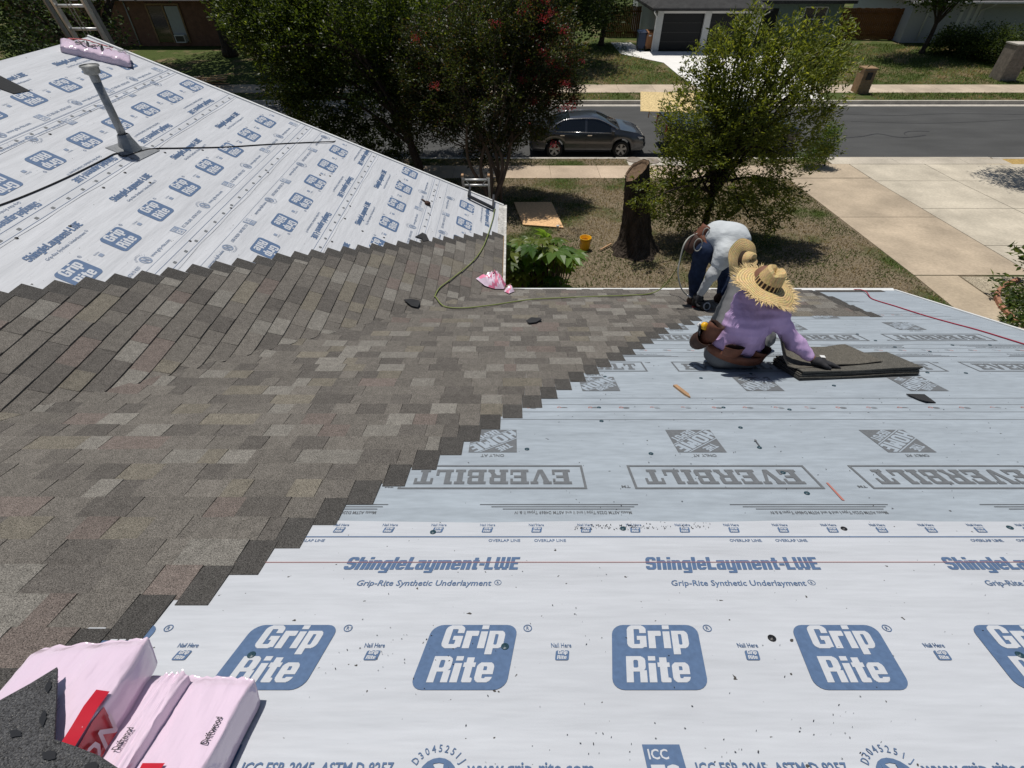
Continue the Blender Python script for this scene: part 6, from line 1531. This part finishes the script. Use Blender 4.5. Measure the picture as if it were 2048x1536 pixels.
rf.add(A+[(X2-1.0, gy+7, ez+1.9), (XW-2, gy+7, ez+1.9)], [[0, 1, 5, 4], [1, 2, 5], [2, 3, 4, 5], [3, 0, 4]]); rf.add([Vector(v)-Vector((0, 0, .18)) for v in A]+[Vector(v) for v in A], [[0, 1, 5, 4], [1, 2, 6, 5], [2, 3, 7, 6], [3, 0, 4, 7], [3, 2, 1, 0]]); rf.build('roof', 'roof_grey', GH)
mb = MB(); mb.bar((X0-ov, gy-ov-.06, ez-.07), (X2+ov, gy-ov-.06, ez-.07), .11, .12, (0, 1, 0)); mb.build('gutter', 'roof_grey', GH)
for x, xe in ((X0-.06, X0-.35), (X2+.05, X2+.35)):
    mb = MB(); mb.tube([(xe, gy-ov-.04, ez-.12), (xe, gy-ov-.02, ez-.22), (x, gy-.06, ez-.5), (x, gy-.06, g0+.12), (x, gy-.2, g0+.05)], .045, 8); mb.build('downspout', 'white_paint', GH, True)
# potted plants and chair at the porch are dark clumps beside the door
for k, (px_, py_) in enumerate(((1500, 92), (1535, 95))):
    c = G(px_, py_); t = thing('potted_plant', ('dark potted plant left of the far porch', 'dark potted plant right of the far porch')[k], 'plant', (c.x, c.y, gz(c.y)), 'porch plants')
    mb = MB(); mb.lathe([(0, 0), (.16, 0), (.22, .35), (.18, .35), (0, .3)], (c.x, c.y, gz(c.y)+.02), n=14); mb.build('pot', 'black_plastic', t, True)
    leaves('foliage', np.array([[c.x+random.gauss(0, .15), c.y+random.gauss(0, .15), gz(c.y)+.6+random.gauss(0, .15)] for _ in range(16)]), 18, .16, .05, DKGREEN, t, 'leaf_soft', 80+k, .12)
# bins
for k, (px_, mat, lab) in enumerate(((1281, 'bin_blue', 'dark blue wheeled bin beside the white garage'), (1295, 'bin_brown', 'brown wheeled bin beside the white garage'))):
    c = G(px_, 101); c.y += .2; z0 = gz(c.y)+.03; t = thing('wheeled_bin', lab, 'bin', (c.x, c.y, z0), 'wheeled bins')
    V = []; 
    for w_, d_, z in ((.24, .26, .06), (.29, .33, .95), (.31, .36, .95), (.31, .36, 1.0)): V += [(c.x-w_, c.y-d_, z0+z), (c.x+w_, c.y-d_, z0+z), (c.x+w_, c.y+d_, z0+z), (c.x-w_, c.y+d_, z0+z)]
    Fc = [[3, 2, 1, 0]]
    for i in range(3):
        for j in range(4): Fc.append([4*i+j, 4*i+(j+1) % 4, 4*i+4+(j+1) % 4, 4*i+4+j])
    raw('bin_body', V, Fc, mat, t)
    raw('lid', [(c.x-.32, c.y-.38, z0+1.0), (c.x+.32, c.y-.38, z0+1.0), (c.x+.32, c.y+.38, z0+1.02), (c.x-.32, c.y+.38, z0+1.02), (c.x-.28, c.y-.32, z0+1.06), (c.x+.28, c.y-.32, z0+1.06), (c.x+.28, c.y+.34, z0+1.10), (c.x-.28, c.y+.34, z0+1.10)], [[4, 5, 6, 7], [0, 1, 5, 4], [1, 2, 6, 5], [2, 3, 7, 6], [3, 0, 4, 7]], mat if k else 'bin_blue', t)
    for sg in (-1, 1): mb = MB(); mb.lathe([(0, .03), (.11, .03), (.12, .02), (.12, -.02), (0, -.03)], (c.x+sg*.26, c.y-.26, z0+.10), (Vector((0, 1, 0)), Vector((0, 0, 1)), Vector((1, 0, 0))), 14); mb.build('wheel', 'tyre', t, True)
    if k: mb = MB(); mb.add([(c.x-.08, c.y-.335, z0+.80), (c.x+.08, c.y-.335, z0+.80), (c.x+.08, c.y-.345, z0+.87), (c.x-.08, c.y-.345, z0+.87)], [[0, 1, 2, 3]]); mb.build('label', 'white_paint', t)
# fences: separate boards
def fence(name, label, a, b_, h, mat, w_=.14):
    a, b_ = Vector(a), Vector(b_); t = thing(name, label, 'fence', a); L = (b_-a).length; d = (b_-a)/L; n = int(L/w_)
    up = Vector((0, 0, 1)); nn = d.cross(up)
    m0 = MB(); m0.box((0, 0, h/2), (w_-.012, .02, h), None); me = None
    for i in range(n):
        p_ = a+d*(w_*(i+.5))
        if me is None: o = m0.build('board', mat, t); me = o.data
        else: o = bpy.data.objects.new('board', me); link(o, t)
        o.location = p_+Vector((0, 0, random.uniform(-.02, .02))); o.rotation_euler = (0, 0, math.atan2(d.y, d.x))
    for z in (.3, h-.3): mb = MB(); mb.bar(a+up*z+nn*.03, b_+up*z+nn*.03, .04, .09); mb.build('rail', mat, t)
    return t
fa, fb_ = Py(1248, 100, gy+5.5), Py(1290, 100, gy+5.5)
fence('wood_fence', 'reddish board fence beside the garage behind the bins', (X0-2.6, gy+5, gz(gy+5)), (X0-.05, gy+5, gz(gy+5)), 1.9, 'fence_wood')
p0, p1 = G(1676, 78), G(1782, 88)
fence('wood_fence', 'shaded board fence joining the teal house to the next garden', (XW+.05, p0.y, gz(p0.y)), (XW+6.5, p0.y-.6, gz(p0.y)), 1.9, 'fence_wood')
# house at the far right
hy = 44.5; hx0 = Py(1935, 60, hy).x; hz = gz(hy)
RH = thing('neighbour_house', 'grey house with white trim behind the hedge at the far right', 'house', (hx0+4, hy+3, hz), 'houses across the street')
wallbox('wall', hx0-4.5, hx0+16, hy, hy+.3, hz, hz+2.5, 'lavender', RH); wallbox('side_wall', hx0-4.5, hx0-4.2, hy+.3, hy+8, hz, hz+2.5, 'lavender', RH)
for x in (hx0-1.1, hx0-.55): wallbox('door_trim', x, x+.22, hy-.03, hy-.003, hz, hz+2.25, 'white_paint', RH)
wallbox('corner_board', hx0-.1, hx0+.12, hy-.05, hy-.003, hz, hz+2.4, 'white_paint', RH)
wallbox('garage_door', hx0+.6, hx0+5.4, hy-.02, hy-.003, hz, hz+2.1, 'sleeve_grey', RH)
rf = MB(); A = [(hx0-5.1, hy-.7, hz+2.45), (hx0+16.5, hy-.7, hz+2.45), (hx0+16.5, hy+8.5, hz+2.45), (hx0-5.1, hy+8.5, hz+2.45)]
rf.add(A+[(hx0-2, hy+4, hz+4.2), (hx0+14, hy+4, hz+4.2)], [[0, 1, 5, 4], [1, 2, 5], [2, 3, 4, 5], [3, 0, 4], [3, 2, 1, 0]]); rf.build('roof', 'roof_grey', RH)
mb = MB(); mb.bar((hx0-5.1, hy-.75, hz+2.42), (hx0+16.5, hy-.75, hz+2.42), .10, .12, (0, 1, 0)); mb.build('gutter', 'white_paint', RH)
for x in (hx0-3.4, hx0+.2): mb = MB(); mb.tube([(x+.4, hy-.72, hz+2.36), (x+.3, hy-.6, hz+2.2), (x, hy-.1, hz+1.95), (x, hy-.1, hz+.1)], .05, 8); mb.build('downspout', 'white_paint', RH, True)
# brick house at the far left
by_ = G(330, 98).y+1.0; bz = gz(by_); bx0 = Py(200, 60, by_).x; bx1 = Py(500, 60, by_).x
BH = thing('brick_house', 'dark red brick house with a tall window in the shade at the upper left', 'house', ((bx0+bx1)/2, by_+3, bz), 'houses across the street')
wallbox('wall', bx0-6, bx1+2, by_, by_+.3, bz, bz+2.7, 'red_brick', BH); wallbox('side_wall', bx1+1.7, bx1+2, by_+.3, by_+8, bz, bz+2.7, 'red_brick', BH)
w0, w1 = Py(312, 60, by_).x, Py(372, 60, by_).x
wn = wallbox('window', w0, w1, by_-.05, by_-.003, bz+.25, bz+2.3, 'dark_glass', BH)
for x in (w0-.1, w0+(w1-w0)*.48, w1): wallbox('frame', x, x+.1, by_-.09, by_-.05, bz+.2, bz+2.35, 'tan_brick', wn)
wallbox('frame', w0-.098, w1+.098, by_-.088, by_-.052, bz+2.35, bz+2.45, 'tan_brick', wn)
wallbox('curtain', w0+(w1-w0)*.5+.12, w1-.02, by_-.058, by_-.051, bz+.3, bz+2.3, 'sleeve_grey', wn)
ac = wallbox('window_unit', w0+(w1-w0)*.62, w1-.1, by_-.35, by_-.092, bz+.25, bz+.7, 'white_paint', BH); wallbox('grille', w0+(w1-w0)*.62+.06, w1-.16, by_-.36, by_-.351, bz+.31, bz+.64, 'black_plastic', ac)
mb = MB(); x_ = Py(270, 60, by_).x; mb.tube([(x_, by_-.08, bz+2.6), (x_, by_-.08, bz+.1)], .04, 8); mb.build('downspout', 'sleeve_grey', BH, True)
rf = MB(); A = [(bx0-7, by_-.7, bz+2.65), (bx1+2.7, by_-.7, bz+2.65), (bx1+2.7, by_+9, bz+2.65), (bx0-7, by_+9, bz+2.65)]
rf.add(A+[(bx0-3, by_+4, bz+4.4), (bx1-1, by_+4, bz+4.4)], [[0, 1, 5, 4], [1, 2, 5], [2, 3, 4, 5], [3, 0, 4], [3, 2, 1, 0]]); rf.build('roof', 'roof_grey', BH)
# brick mailbox pillars
def pillar(label, px_, py_, w_, h_, mat, capm, door):
    c = G(px_, py_); c.y += w_/2; z0 = gz(c.y); t = thing('mailbox_pillar', label, 'mailbox', (c.x, c.y, z0), 'brick mailbox pillars')
    wallbox('core', c.x-w_/2+.012, c.x+w_/2-.012, c.y-w_/2+.012, c.y+w_/2-.012, z0-.05, z0+h_-.002, 'mortar', t)
    nb = int(h_/.075); bwid = w_/3
    for k in range(nb):
        for i in range(-1, 3):
            x0 = c.x-w_/2+bwid*(i+(.5 if k % 2 else 0)); x1 = x0+bwid-.012; x0 = max(x0, c.x-w_/2); x1 = min(x1, c.x+w_/2)
            if x1-x0 > .03:
                wallbox('brick', x0, x1, c.y-w_/2, c.y-w_/2+.05, z0+.075*k, z0+.075*k+.064, mat, t)
    for sg in (-1, 1): wallbox('side_face', c.x+sg*(w_/2-.006)-.006, c.x+sg*(w_/2-.006)+.006, c.y-w_/2+.055, c.y+w_/2, z0, z0+h_, mat, t)
    wallbox('cap', c.x-w_/2-.03, c.x+w_/2+.03, c.y-w_/2-.03, c.y+w_/2+.03, z0+h_, z0+h_+.07, capm, t)
    if door: wallbox('mailbox_door', c.x-.13, c.x+.15, c.y-w_/2-.03, c.y-w_/2-.002, z0+h_-.48, z0+h_-.14, 'black_plastic', t)
pillar('tan brick mailbox pillar with a black door on the far verge', 1724, 188, .66, 1.15, 'tan_brick', 'tan_brick', True)
pillar('taller stone-coloured mailbox pillar beside the hedge at the far right', 2014, 163, .95, 1.75, 'stone', 'kerb', False)
